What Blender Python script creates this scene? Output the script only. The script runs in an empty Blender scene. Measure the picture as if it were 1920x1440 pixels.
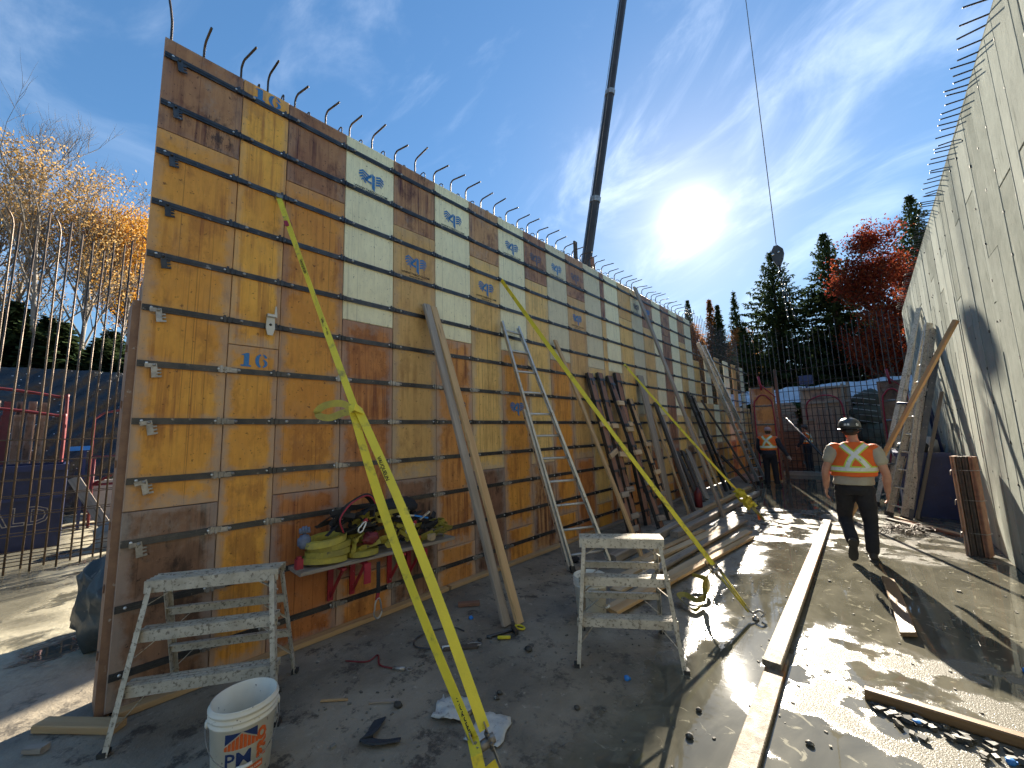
import bpy, bmesh, math, random
from math import sin, cos, pi, radians, sqrt
from mathutils import Vector, Matrix, noise
from mathutils.bvhtree import BVHTree
V = Vector
random.seed(7)
scene = bpy.context.scene
COL = scene.collection

# ------------------------------------------------------------------ camera
F_PX = 743.0
fwd_axis = V((685, -74, F_PX)).normalized()
up_axis = V((-185, 5750, F_PX)).normalized()
fwd_axis = (fwd_axis - up_axis * fwd_axis.dot(up_axis)).normalized()
right_axis = V((0.736, 0.110, -0.668))
right_axis = right_axis - up_axis * right_axis.dot(up_axis)
right_axis = (right_axis - fwd_axis * right_axis.dot(fwd_axis)).normalized()
cam_data = bpy.data.cameras.new('camera')
cam_data.sensor_width = 36.0
cam_data.lens = F_PX / 1920 * 36.0
cam_data.clip_start = 0.05
cam_data.clip_end = 2000
cam = bpy.data.objects.new('camera', cam_data)
COL.objects.link(cam)
cr = V((right_axis.x, fwd_axis.x, up_axis.x))
cu = V((right_axis.y, fwd_axis.y, up_axis.y))
cf = V((right_axis.z, fwd_axis.z, up_axis.z))
mw = Matrix((cr, cu, -cf)).transposed().to_4x4()
mw.translation = V((0, 0, 1.68))
cam.matrix_world = mw
scene.camera = cam

# ------------------------------------------------------------------ light and sky
SUN_EL = radians(26.7)
SUN_AZ = radians(-16.1)                      # from +Y towards +X
sun_dir = V((sin(SUN_AZ) * cos(SUN_EL), cos(SUN_AZ) * cos(SUN_EL), sin(SUN_EL)))
sun_data = bpy.data.lights.new('sun', 'SUN')
sun_data.energy = 5.0
sun_data.angle = radians(0.6)
sun_data.color = (1.0, 0.90, 0.74)
sun = bpy.data.objects.new('sun', sun_data)
COL.objects.link(sun)
sun.rotation_euler = sun_dir.to_track_quat('Z', 'Y').to_euler()
sun.location = sun_dir * 60

scene.view_settings.view_transform = 'Standard'
scene.view_settings.look = 'None'
scene.view_settings.exposure = 2.02
scene.view_settings.gamma = 1.0
scene.view_settings.use_curve_mapping = False
scene.cycles.use_denoising = True
scene.cycles.use_adaptive_sampling = True
scene.cycles.adaptive_threshold = 0.03
scene.cycles.max_bounces = 6
scene.cycles.diffuse_bounces = 4
scene.cycles.glossy_bounces = 4
scene.cycles.transparent_max_bounces = 6
scene.cycles.caustics_reflective = False
scene.cycles.caustics_refractive = False
scene.cycles.sample_clamp_indirect = 6.0
scene.cycles.sample_clamp_direct = 40.0


class NT:
    """tiny node helper: call(type, {input: value or socket}, attributes) -> node"""
    def __init__(s, tree):
        s.t = tree
    def __call__(s, typ, ins=None, **at):
        n = s.t.nodes.new(typ)
        for k, v in at.items():
            setattr(n, k, v)
        for k, v in (ins or {}).items():
            i = n.inputs[k]
            if isinstance(v, bpy.types.NodeSocket):
                s.t.links.new(v, i)
            elif isinstance(v, bpy.types.Node):
                s.t.links.new(v.outputs[0], i)
            else:
                if i.type == 'RGBA' and len(v) == 3:
                    v = (*v, 1)
                i.default_value = v
        return n
    def math(s, op, a, b=0.0, c=None, clamp=False):
        d = {0: a, 1: b}
        if c is not None:
            d[2] = c
        return s('ShaderNodeMath', d, operation=op, use_clamp=clamp).outputs[0]
    def mix(s, f, a, b, mode='MIX'):
        n = s('ShaderNodeMix', data_type='RGBA', blend_type=mode)
        for i, v in ((0, f), (6, a), (7, b)):
            if isinstance(v, bpy.types.NodeSocket):
                s.t.links.new(v, n.inputs[i])
            elif i == 0:
                n.inputs[0].default_value = v
            else:
                n.inputs[i].default_value = (*v[:3], 1)
        return n.outputs[2]
    def noise(s, vec, scale, detail=4, rough=.55, dist=0.0):
        return s('ShaderNodeTexNoise', {'Vector': vec, 'Scale': scale, 'Detail': detail, 'Roughness': rough, 'Distortion': dist}).outputs[0]
    def step(s, x, a, b, lo=0.0, hi=1.0):
        return s('ShaderNodeMapRange', {0: x, 1: a, 2: b, 3: lo, 4: hi}, interpolation_type='SMOOTHSTEP').outputs[0]
    def scale(s, vec, sc, loc=(0, 0, 0), rot=(0, 0, 0)):
        return s('ShaderNodeMapping', {0: vec, 1: loc, 2: rot, 3: sc}).outputs[0]


SKY_SOFT = 0.24
world = bpy.data.worlds.new('World')
scene.world = world
world.use_nodes = True
world.node_tree.nodes.clear()
w = NT(world.node_tree)
sky = w('ShaderNodeTexSky', sky_type='NISHITA', sun_disc=False, sun_elevation=SUN_EL, sun_rotation=SUN_AZ,
        altitude=900, air_density=1.0, dust_density=0.15, ozone_density=3.0)
gen = w('ShaderNodeTexCoord').outputs['Generated']
nrm = w('ShaderNodeVectorMath', {0: gen}, operation='NORMALIZE').outputs[0]
sd = w('ShaderNodeVectorMath', {0: nrm, 1: sun_dir}, operation='DOT_PRODUCT').outputs['Value']
sd = w.math('MAXIMUM', sd, 0.0)
sep = w('ShaderNodeSeparateXYZ', {0: nrm})
den = w.math('ADD', w.math('MAXIMUM', sep.outputs[2], 0.0), 0.22)
flat = w('ShaderNodeCombineXYZ', {0: w.math('DIVIDE', sep.outputs[0], den), 1: w.math('DIVIDE', sep.outputs[1], den), 2: 0.0}).outputs[0]
# thin cirrus: long streaks, denser round the sun's part of the sky
ax_u, ax_v = (cr * .84 + cu * .54), (cu * .84 - cr * .54)
def dotp(a):
    return w('ShaderNodeVectorMath', {0: nrm, 1: a}, operation='DOT_PRODUCT').outputs['Value']
streak = w('ShaderNodeCombineXYZ', {0: w.math('MULTIPLY', dotp(ax_u), 1.15), 1: w.math('MULTIPLY', dotp(ax_v), 2.5), 2: w.math('MULTIPLY', dotp(cf), 1.3)}).outputs[0]
n1 = w.noise(w.scale(streak, (1, 1, 1), (5.2, 1.7, .6)), 2.3, 8, .60, 1.1)
n2 = w.noise(w.scale(flat, (1, 1, 1), (7.3, 2.2, 0)), 1.1, 3, .5, .2)
near = w.math('POWER', sd, 7.0)
thr = w.math('SUBTRACT', w.math('ADD', w.math('MULTIPLY', n1, .75), w.math('MULTIPLY', n2, .45)), w.math('MULTIPLY', near, -.07))
veil = w.step(thr, .60, .96)
lum = w('ShaderNodeRGBToBW', {0: sky.outputs[0]}).outputs[0]
soft = w.math('DIVIDE', 1.0, w.math('ADD', 1.0, w.math('MULTIPLY', lum, SKY_SOFT)))
hs = w('ShaderNodeHueSaturation', {'Saturation': 1.16, 'Value': soft, 'Color': sky.outputs[0]}).outputs[0]
glow = w.math('ADD', w.math('MULTIPLY', w.math('ADD', w.math('MULTIPLY', w.math('POWER', sd, 9.0), .12), w.math('POWER', sd, 30.0)), .40), w.math('MULTIPLY', w.math('POWER', sd, 160.0), .6))
core = w.math('ADD', w.math('MULTIPLY', w.math('POWER', sd, 650.0), 2.2), w.math('MULTIPLY', w.math('POWER', sd, 2600.0), 26.0))
cl = w.math('MULTIPLY', veil, w.math('ADD', 1.25, w.math('MULTIPLY', near, 1.0)))
white = w.mix(1.0, hs, w('ShaderNodeVectorMath', {0: (.95, .98, 1.0), 'Scale': cl}, operation='SCALE').outputs[0], 'ADD')
white = w.mix(1.0, white, w('ShaderNodeVectorMath', {0: (1.0, .97, .9), 'Scale': w.math('ADD', glow, core)}, operation='SCALE').outputs[0], 'ADD')
SKY_STRENGTH = 0.082
white = w.mix(1.0, white, (1.06, 1.0, .90), 'MULTIPLY')
bg = w('ShaderNodeBackground', {'Color': white, 'Strength': SKY_STRENGTH})
out = w('ShaderNodeOutputWorld', {'Surface': bg.outputs[0]})

# ------------------------------------------------------------------ object helpers
BASE = {}                                     # world origin of every object (none is rotated unless it is a leaf mesh)

def tag(o, label, cat, group=None):
    o['label'] = label
    o['category'] = cat
    if group:
        o['group'] = group
    return o

def thing(name, label, cat, loc=(0, 0, 0), group=None):
    o = bpy.data.objects.new(name, None)
    o.empty_display_size = .1
    COL.objects.link(o)
    o.location = loc
    BASE[o.name] = V(loc)
    return tag(o, label, cat, group)

def put(name, me, mats, parent=None, loc=None):
    """link mesh me (vertices already relative to loc) as one object"""
    for m in (mats if isinstance(mats, (list, tuple)) else [mats]):
        if m is not None and m.name not in [x.name for x in me.materials]:
            me.materials.append(m)
    o = bpy.data.objects.new(name, me)
    COL.objects.link(o)
    base = V(loc) if loc is not None else (BASE[parent.name] if parent else V())
    BASE[o.name] = base
    if parent:
        o.parent = parent
        o.location = base - BASE[parent.name]
    else:
        o.location = base
    return o

def frame(d, up=(0, 0, 1)):
    d = V(d).normalized()
    up = V(up)
    s = up.cross(d)
    if s.length < 1e-4:
        s = V((1, 0, 0)).cross(d)
    s.normalize()
    return d, s, d.cross(s).normalized()      # along, side, up

class MB:
    """collects shapes in world coordinates; build() makes ONE mesh object"""
    def __init__(s):
        s.v, s.f, s.m, s.sm = [], [], [], []
    def add(s, vs, fs, m=0, smooth=False):
        o = len(s.v)
        s.v += [V(a) for a in vs]
        s.f += [tuple(i + o for i in f) for f in fs]
        s.m += [m] * len(fs)
        s.sm += [smooth] * len(fs)
        return s
    def box(s, c, size, rot=None, m=0):
        x, y, z = (a / 2 for a in size)
        vs = [V((i * x, j * y, k * z)) for k in (-1, 1) for j in (-1, 1) for i in (-1, 1)]
        if rot is not None:
            vs = [rot @ a for a in vs]
        return s.add([a + V(c) for a in vs], BOXF, m)
    def beam(s, p0, p1, w_, h_, up=(0, 0, 1), m=0):
        p0, p1 = V(p0), V(p1)
        d, a, u = frame(p1 - p0, up)
        vs = [p + a * (i * w_ / 2) + u * (j * h_ / 2) for p in (p0, p1) for j in (-1, 1) for i in (-1, 1)]
        return s.add(vs, [(0, 2, 3, 1), (4, 5, 7, 6), (0, 1, 5, 4), (2, 6, 7, 3), (0, 4, 6, 2), (1, 3, 7, 5)], m)
    def tube(s, path, r, n=8, m=0, caps=True, closed=False, smooth=True):
        path = [V(p) for p in path]
        k = len(path)
        rs = r if isinstance(r, (list, tuple)) else [r] * k
        vs = []
        prev = None
        for i, p in enumerate(path):
            if closed:
                d = path[(i + 1) % k] - path[i - 1]
            else:
                d = path[min(i + 1, k - 1)] - path[max(i - 1, 0)]
            if d.length < 1e-9:
                d = V((0, 0, 1))
            d.normalize()
            if prev is None:
                a = d.orthogonal().normalized()
            else:
                a = prev - d * prev.dot(d)
                a = a.normalized() if a.length > 1e-6 else d.orthogonal().normalized()
            prev = a
            b = d.cross(a)
            vs += [p + a * (cos(2 * pi * j / n) * rs[i]) + b * (sin(2 * pi * j / n) * rs[i]) for j in range(n)]
        fs = []
        for i in range(k if closed else k - 1):
            o, q = i * n, ((i + 1) % k) * n
            fs += [(o + j, o + (j + 1) % n, q + (j + 1) % n, q + j) for j in range(n)]
        if caps and not closed:
            fs += [tuple(range(n - 1, -1, -1)), tuple(range((k - 1) * n, k * n))]
        return s.add(vs, fs, m, smooth)
    def ribbon(s, path, side, w_, t=.003, m=0):
        """flat webbing along path; side = vector or list of vectors across it"""
        path = [V(p) for p in path]
        k = len(path)
        vs = []
        for i, p in enumerate(path):
            d = (path[min(i + 1, k - 1)] - path[max(i - 1, 0)]).normalized()
            a = V(side[i] if isinstance(side, list) else side)
            a = (a - d * a.dot(d))
            a = a.normalized() if a.length > 1e-5 else d.orthogonal().normalized()
            u = d.cross(a)
            vs += [p + a * w_ / 2 + u * t / 2, p - a * w_ / 2 + u * t / 2, p - a * w_ / 2 - u * t / 2, p + a * w_ / 2 - u * t / 2]
        fs = []
        for i in range(k - 1):
            o = i * 4
            fs += [(o + j, o + (j + 1) % 4, o + 4 + (j + 1) % 4, o + 4 + j) for j in range(4)]
        fs += [(3, 2, 1, 0), tuple(range(k * 4 - 4, k * 4))]
        return s.add(vs, fs, m, False)
    def lathe(s, prof, c, n=24, m=0, axis=None, smooth=True):
        c = V(c)
        d, a, b = frame(axis or (0, 0, 1), (0, 1, 0))
        vs = [c + d * z + (a * cos(2 * pi * j / n) + b * sin(2 * pi * j / n)) * r for r, z in prof for j in range(n)]
        fs = [(i * n + j, i * n + (j + 1) % n, (i + 1) * n + (j + 1) % n, (i + 1) * n + j) for i in range(len(prof) - 1) for j in range(n)]
        if prof[0][0] > 1e-4:
            fs.append(tuple(range(n - 1, -1, -1)))
        if prof[-1][0] > 1e-4:
            fs.append(tuple(range((len(prof) - 1) * n, len(prof) * n)))
        return s.add(vs, fs, m, smooth)
    def prism(s, poly, o, ax, ay, depth, m=0):
        """2D polygon on axes ax, ay at o, pushed by vector depth"""
        o, ax, ay, depth = V(o), V(ax), V(ay), V(depth)
        k = len(poly)
        b = [o + ax * x + ay * y for x, y in poly]
        vs = b + [p + depth for p in b]
        fs = [tuple(range(k - 1, -1, -1)), tuple(range(k, 2 * k))] + [(i, (i + 1) % k, k + (i + 1) % k, k + i) for i in range(k)]
        return s.add(vs, fs, m)
    def flat(s, poly, o, ax, ay, m=0):
        return s.add([V(o) + V(ax) * x + V(ay) * y for x, y in poly], [tuple(range(len(poly)))], m)
    def mesh(s, base=V()):
        me = bpy.data.meshes.new('m')
        me.from_pydata([tuple(a - base) for a in s.v], [], s.f)
        me.polygons.foreach_set('material_index', s.m)
        me.polygons.foreach_set('use_smooth', s.sm)
        me.update()
        return me
    def build(s, name, mats, parent=None, loc=None, fix=True):
        base = V(loc) if loc is not None else (BASE[parent.name] if parent else V())
        me = s.mesh(base)
        if fix:
            bm = bmesh.new()
            bm.from_mesh(me)
            bmesh.ops.recalc_face_normals(bm, faces=bm.faces)
            bm.to_mesh(me)
            bm.free()
        me.name = name
        for m in (mats if isinstance(mats, (list, tuple)) else [mats]):
            me.materials.append(m)
        return put(name, me, [], parent, base)

BOXF = [(0, 2, 3, 1), (4, 5, 7, 6), (0, 1, 5, 4), (2, 6, 7, 3), (0, 4, 6, 2), (1, 3, 7, 5)]

def plank(name, p0, p1, w_, h_, mat, parent=None, up=(0, 0, 1), bow=0.0, seed=0, label=None, cat=None, group=None, twist=0.0):
    """a board with its own local axes (x along the grain), chamfered arrises, slight bow and uneven ends"""
    rd = random.Random(f"{name}{p0[0]:.2f}{p0[1]:.2f}{p1[2]:.2f}{seed}")
    p0, p1 = V(p0), V(p1)
    L = (p1 - p0).length
    d, a, u = frame(p1 - p0, up)
    c = min(w_, h_) * .12
    sec = [(-w_/2 + c, -h_/2), (w_/2 - c, -h_/2), (w_/2, -h_/2 + c), (w_/2, h_/2 - c), (w_/2 - c, h_/2), (-w_/2 + c, h_/2), (-w_/2, h_/2 - c), (-w_/2, -h_/2 + c)]
    vs, fs, K = [], [], 4
    for i in range(K + 1):
        t = i / K
        x = t * L
        bz = bow * sin(pi * t)
        tw = twist * (t - .5)
        for (y, z) in sec:
            ex = (rd.uniform(-.004, .004) if i in (0, K) else 0)
            vs.append((x + ex, y * cos(tw) - z * sin(tw), z * cos(tw) + y * sin(tw) + bz))
    for i in range(K):
        fs += [(i*8 + j, i*8 + (j+1) % 8, (i+1)*8 + (j+1) % 8, (i+1)*8 + j) for j in range(8)]
    fs += [tuple(range(7, -1, -1)), tuple(range(K*8, K*8 + 8))]
    me = bpy.data.meshes.new(name)
    me.from_pydata(vs, [], fs)
    me.update()
    me.materials.append(mat)
    o = bpy.data.objects.new(name, me)
    COL.objects.link(o)
    M = Matrix((d, a, u)).transposed().to_4x4()
    M.translation = p0 - (BASE[parent.name] if parent else V())
    o.parent = parent
    o.matrix_local = M
    BASE[o.name] = p0
    if label:
        tag(o, label, cat, group)
    return o

def bez(pts, n=12):
    """smooth Catmull-Rom curve through pts"""
    P = [V(p) for p in pts]
    P = [P[0] * 2 - P[1]] + P + [P[-1] * 2 - P[-2]]
    out = []
    for i in range(1, len(P) - 2):
        for k in range(n):
            t = k / n
            out.append(.5 * ((2 * P[i]) + (P[i+1] - P[i-1]) * t + (2*P[i-1] - 5*P[i] + 4*P[i+1] - P[i+2]) * t*t + (3*P[i] - P[i-1] - 3*P[i+1] + P[i+2]) * t**3))
    out.append(P[-2])
    return out

def curve_mesh(text, size, bold=0.0, align='CENTER'):
    """flat glyph mesh of a text in its own xy plane"""
    cu_ = bpy.data.curves.new('t', 'FONT')
    cu_.body = text
    cu_.size = size
    cu_.offset = bold
    cu_.align_x = align
    cu_.resolution_u = 2
    ob = bpy.data.objects.new('t', cu_)
    COL.objects.link(ob)
    dg = bpy.context.evaluated_depsgraph_get()
    me = bpy.data.meshes.new_from_object(ob.evaluated_get(dg))
    vs = [v.co.copy() for v in me.vertices]
    fs = [tuple(p.vertices) for p in me.polygons]
    bpy.data.objects.remove(ob)
    bpy.data.meshes.remove(me)
    bpy.data.curves.remove(cu_)
    return vs, fs

# ------------------------------------------------------------------ materials
def new_mat(name):
    m = bpy.data.materials.new(name)
    m.use_nodes = True
    m.node_tree.nodes.clear()
    return m, NT(m.node_tree)

def finish(n, col, rough, metal=0.0, normal=None, spec=.5, **kw):
    ins = {'Base Color': col, 'Roughness': rough, 'Metallic': metal, 'Specular IOR Level': spec}
    if normal is not None:
        ins['Normal'] = normal
    ins.update(kw)
    b = n('ShaderNodeBsdfPrincipled', ins)
    n('ShaderNodeOutputMaterial', {'Surface': b.outputs[0]})
    return b

def pm(name, c1, c2=None, rough=.6, metal=0.0, sc=5.0, st=(1, 1, 1), spots=None, spot_sc=30, spot_t=(.62, .7), bump=0.0, bsc=40, rnd=.25, r2=None, spec=.5):
    """general worn surface: two tones by noise, optional stains, per-object value shift, fine relief"""
    m, n = new_mat(name)
    co = n('ShaderNodeTexCoord').outputs['Object']
    oi = n('ShaderNodeObjectInfo').outputs['Random']
    off = n('ShaderNodeVectorMath', {0: co, 1: n('ShaderNodeCombineXYZ', {0: n.math('MULTIPLY', oi, 37.0), 1: n.math('MULTIPLY', oi, 11.0), 2: 0.0}).outputs[0]}, operation='ADD').outputs[0]
    vec = n.scale(off, st)
    c2 = c2 or tuple(a * .7 for a in c1)
    f = n.step(n.noise(vec, sc, 6, .65), .3, .72)
    col = n.mix(f, c1, c2)
    if spots:
        s = n.step(n.noise(vec, spot_sc, 4, .6), *spot_t)
        col = n.mix(s, col, spots)
    val = n.math('ADD', 1 - rnd, n.math('MULTIPLY', oi, 2 * rnd))
    col = n('ShaderNodeHueSaturation', {'Value': val, 'Color': col}).outputs[0]
    nr = None
    if bump:
        nr = n('ShaderNodeBump', {'Strength': bump, 'Distance': .01, 'Height': n.noise(vec, bsc, 4, .6)}).outputs[0]
    rr = rough if r2 is None else n.math('ADD', rough, n.math('MULTIPLY', f, r2 - rough))
    finish(n, col, rr, metal, nr, spec)
    return m

M = {}
WOODSTRETCH = (.25, 3.2, 3.2)
def wood(key, c1, c2, rough=.75):
    M[key] = pm(key, c1, c2, rough, sc=4, st=WOODSTRETCH, spots=tuple(a * .45 for a in c2), spot_sc=9, spot_t=(.6, .75), bump=.35, bsc=18, rnd=.18)
wood('pine', (.55, .36, .18), (.42, .25, .11))
wood('pine_light', (.62, .46, .28), (.48, .33, .18))
wood('wood_grey', (.36, .30, .24), (.22, .18, .14))
wood('wood_dark', (.10, .075, .055), (.05, .038, .03))
wood('wood_red', (.30, .15, .09), (.19, .09, .055))
wood('wood_wet', (.23, .125, .05), (.14, .08, .035), .5)
M['steel_dark'] = pm('steel_dark', (.055, .058, .065), (.10, .095, .09), .42, .75, 9, spots=(.32, .29, .26), spot_sc=22, spot_t=(.64, .74), rnd=.2, bump=.1)
M['steel_raw'] = pm('steel_raw', (.42, .40, .37), (.24, .22, .2), .45, .7, 14, spots=(.12, .1, .08), spot_sc=30, bump=.2)
M['bolt'] = pm('bolt', (.75, .75, .73), (.6, .6, .58), .3, .8)
M['rebar'] = pm('rebar', (.105, .075, .055), (.05, .04, .035), .55, .55, 8, bump=.3, bsc=90)
M['rebar_worn'] = pm('rebar_worn', (.125, .088, .06), (.07, .052, .038), .42, .6, 5, bump=.3, bsc=90)
M['alu'] = pm('alu', (.62, .61, .58), (.50, .48, .44), .38, .55, 7, spots=(.33, .29, .23), spot_sc=16, spot_t=(.58, .72), rnd=.06)
M['alu_dirty'] = pm('alu_dirty', (.60, .55, .46), (.42, .375, .30), .55, .2, 11, spots=(.22, .19, .15), spot_sc=48, spot_t=(.52, .66), bump=.3, bsc=45, rnd=.06)
M['red_paint'] = pm('red_paint', (.42, .028, .05), (.28, .02, .035), .45, 0, 8, spots=(.5, .42, .4), spot_sc=22, spot_t=(.66, .72))
M['red_dark'] = pm('red_dark', (.20, .024, .026), (.12, .015, .018), .5, 0, 8, spots=(.12, .06, .05), spot_sc=20)
M['strap'] = pm('strap', (.78, .62, .035), (.62, .52, .03), .6, 0, 3, st=(1, 1, 1), spots=(.26, .21, .05), spot_sc=11, spot_t=(.55, .74), bump=.4, bsc=160, rnd=.05)
M['strap_lime'] = pm('strap_lime', (.86, .71, .05), (.72, .60, .05), .6, 0, 3, spots=(.30, .27, .08), spot_sc=11, spot_t=(.55, .74), bump=.4, bsc=160, rnd=.05)
M['webbing_old'] = pm('webbing_old', (.50, .42, .06), (.30, .26, .07), .7, 0, 6, spots=(.10, .09, .06), spot_sc=16, spot_t=(.6, .74), bump=.4, bsc=120)
M['black_cloth'] = pm('black_cloth', (.018, .018, .022), (.035, .034, .038), .8, 0, 8, bump=.4, bsc=90)
M['black_rubber'] = pm('black_rubber', (.02, .02, .02), (.04, .038, .035), .6, 0, 8)
M['ink'] = pm('ink', (.02, .02, .018), None, .7, rnd=0)
M['print_blue'] = pm('print_blue', (.022, .16, .42), (.05, .22, .44), .55, 0, 14, spots=(.34, .33, .28), spot_sc=34, spot_t=(.60, .68), rnd=.05)
M['plastic_white'] = pm('plastic_white', (.74, .71, .62), (.66, .62, .52), .42, 0, 4, spots=(.16, .14, .115), spot_sc=30, spot_t=(.64, .70), rnd=.04)
M['print_navy'] = pm('print_navy', (.012, .03, .12), (.016, .04, .14), .45, rnd=0)
M['print_orange'] = pm('print_orange', (.68, .13, .025), (.6, .11, .02), .45, rnd=0)
M['print_white'] = pm('print_white', (.8, .78, .72), (.75, .73, .68), .45, rnd=0)
M['blue_paint'] = pm('blue_paint', (.012, .028, .11), (.008, .018, .07), .4, 0, 6, spots=(.06, .05, .05), spot_sc=18, bump=.1)
M['blue_bright'] = pm('blue_bright', (.03, .22, .62), (.03, .18, .5), .5)
M['cable'] = pm('cable', (.16, .16, .17), (.1, .1, .1), .45, .6)
M['crane_paint'] = pm('crane_paint', (.075, .068, .064), (.04, .037, .036), .45, .2, 2, spec=.4)

# ------------------------------------------------------------------ ground
def slab_material():
    m, n = new_mat('wet_concrete')
    co = n('ShaderNodeTexCoord').outputs['Object']
    sp = n('ShaderNodeSeparateXYZ', {0: co})
    x, y = sp.outputs[0], sp.outputs[1]
    big = n.noise(co, .55, 4, .55)
    mid = n.noise(n.scale(co, (1, .8, 1), (4, 1, 0)), 1.7, 5, .6)
    fine = n.noise(co, 14, 6, .7)
    wob = n.math('ADD', n.math('MULTIPLY', n.math('SUBTRACT', big, .5), 1.5), n.math('MULTIPLY', n.math('SUBTRACT', mid, .5), .9))
    xw = n.math('ADD', x, wob)
    yw = n.math('ADD', y, n.math('MULTIPLY', wob, 1.6))
    # wet corridor to the right of the shade line, wider far off
    edge = n.step(n.math('ADD', xw, n.math('MULTIPLY', n.step(y, 6.5, 11.0), 1.5)), -1.75, -1.2)
    left = n.math('MULTIPLY', n.step(xw, -6.6, -6.0, 1, 0), n.step(n.math('ADD', y, wob), -.35, .25, 1, 0))
    left2 = n.math('MULTIPLY', n.step(x, -5.0, -4.6, 1, 0), n.step(mid, .5, .62))
    wet = n.math('MAXIMUM', edge, n.math('MAXIMUM', left2, n.math('MULTIPLY', left, .8)))
    # thin film over rough aggregate: two bands across the corridor
    bandA = n.math('MULTIPLY', n.step(yw, 2.75, 3.0), n.step(yw, 4.1, 4.5, 1, 0))
    bandA = n.math('MULTIPLY', bandA, n.step(xw, -.85, -.55))
    bandB = n.math('MULTIPLY', n.step(yw, 6.9, 7.4), n.step(yw, 9.6, 10.4, 1, 0))
    grain = n.math('MULTIPLY', n.math('MAXIMUM', bandA, bandB), wet)
    grain = n.math('MULTIPLY', grain, n.step(n.noise(co, 3.1, 4), .44, .53))
    # colours
    dry = n.mix(n.step(mid, .3, .7), (.34, .29, .215), (.16, .138, .105))
    dry = n.mix(n.step(fine, .58, .72), dry, (.44, .385, .30))
    dry = n.mix(n.step(n.noise(co, 4.3, 8, .78), .52, .62), dry, (.075, .065, .052))
    dry = n.mix(n.step(x, -5.2, -4.2, 1, 0), dry, n.mix(n.step(fine, .4, .65), (.40, .36, .26), (.30, .27, .19)))  # sunlight painted in: lighter tan concrete left of the formwork
    silt = n.mix(n.step(n.noise(n.scale(co, (1.6, .7, 1)), 2.2, 5, .6, .8), .35, .68), (.080, .076, .058), (.125, .118, .092))
    silt = n.mix(n.step(n.noise(n.scale(co, (1, 1, 1), (9, 3, 0)), 5.0, 6, .65, 2.2), .60, .66), silt, (.24, .225, .17))
    col = n.mix(wet, dry, silt)
    col = n.mix(grain, col, (.17, .16, .135))
    film = n.math('SUBTRACT', 1.0, n.math('MULTIPLY', grain, .55))
    rough = n.math('ADD', n.math('MULTIPLY', n.math('SUBTRACT', 1.0, wet), n.math('ADD', .42, n.math('MULTIPLY', fine, .25))), n.math('ADD', n.math('MULTIPLY', wet, .018), n.math('MULTIPLY', grain, .12)))
    spark = n.step(n.noise(co, 120, 2, .5), .60, .66)
    grain_flat = n.math('MULTIPLY', grain, n.math('SUBTRACT', 1.0, spark))
    rough = n.math('ADD', rough, n.math('MULTIPLY', grain_flat, .25))
    # relief: pitted where dry, aggregate in the film, faint ripples on the puddles
    h_dry = n.math('MULTIPLY', n.math('ADD', n.noise(co, 42, 5, .7), n.math('MULTIPLY', n.noise(co, 9, 4, .6), 1.6)), n.math('SUBTRACT', 1.0, wet))
    vor = n('ShaderNodeTexVoronoi', {'Vector': co, 'Scale': 150.0}, feature='SMOOTH_F1').outputs['Distance']
    h_gr = n.math('MULTIPLY', n.math('ADD', n.math('MULTIPLY', vor, -1.5), n.noise(co, 190, 3, .6)), n.math('MULTIPLY', grain, .26))
    h_w = n.math('MULTIPLY', n.noise(n.scale(co, (1.0, 2.2, 1), (0, 0, 0), (0, 0, .35)), 5.5, 3, .5, .8), n.math('MULTIPLY', n.math('MULTIPLY', wet, film), .04))
    h = n.math('ADD', h_dry, n.math('ADD', h_gr, h_w))
    bump = n('ShaderNodeBump', {'Strength': .55, 'Distance': .012, 'Height': h}).outputs[0]
    coat = n.math('MULTIPLY', wet, .9)
    finish(n, col, rough, 0, bump, spec=n.math('SUBTRACT', .5, n.math('MULTIPLY', grain_flat, .46)))
    return m

M['slab'] = slab_material()
M['earth'] = pm('earth', (.16, .12, .08), (.09, .07, .045), .9, 0, .6, spots=(.07, .08, .035), spot_sc=3, bump=.6, bsc=5, rnd=0)

def structure(o):
    o['kind'] = 'structure'
    return o

g = MB()
g.add([(-700, -700, -.06), (700, -700, -.06), (700, 900, -.06), (-700, 900, -.06)], [(0, 1, 2, 3)])
structure(g.build('ground', M['earth']))
g = MB()
g.box((-12.0, 7, -.10), (34, 40, .20))
structure(g.build('concrete_floor', M['slab']))

def terrain(name, fx, nx, ny):
    """grid bank: fx(u, v) -> point"""
    vs, fs = [], []
    for j in range(ny + 1):
        for i in range(nx + 1):
            vs.append(fx(i / nx, j / ny))
    for j in range(ny):
        for i in range(nx):
            a = j * (nx + 1) + i
            fs.append((a, a + 1, a + nx + 2, a + nx + 1))
    b = MB()
    b.add(vs, fs, 0, True)
    return structure(b.build(name, M['earth']))

def bank_far(u, v):
    x = -40 + 90 * u
    s = min(1, max(0, (v - .02) / .12))
    y = 21.0 + 100 * v
    z = -.05 + 2.6 * s * s * (3 - 2 * s) + .5 * noise.noise((x * .2, y * .2, 0)) * s + max(0, v - .2) * 5
    return (x, y, z)
terrain('embankment', bank_far, 60, 40)

def bank_left(u, v):
    y = -40 + 63 * v
    s = min(1, max(0, u / .06))
    x = -16.4 - 45 * u
    z = -.05 + 3.55 * s + .4 * noise.noise((x * .2, y * .2, 3)) * s
    return (x, y, z)
terrain('bank', bank_left, 50, 40)

# ------------------------------------------------------------------ formwork wall
WX = -3.76
ROWS = [4.70 - .406 * k for k in range(12)]

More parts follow.
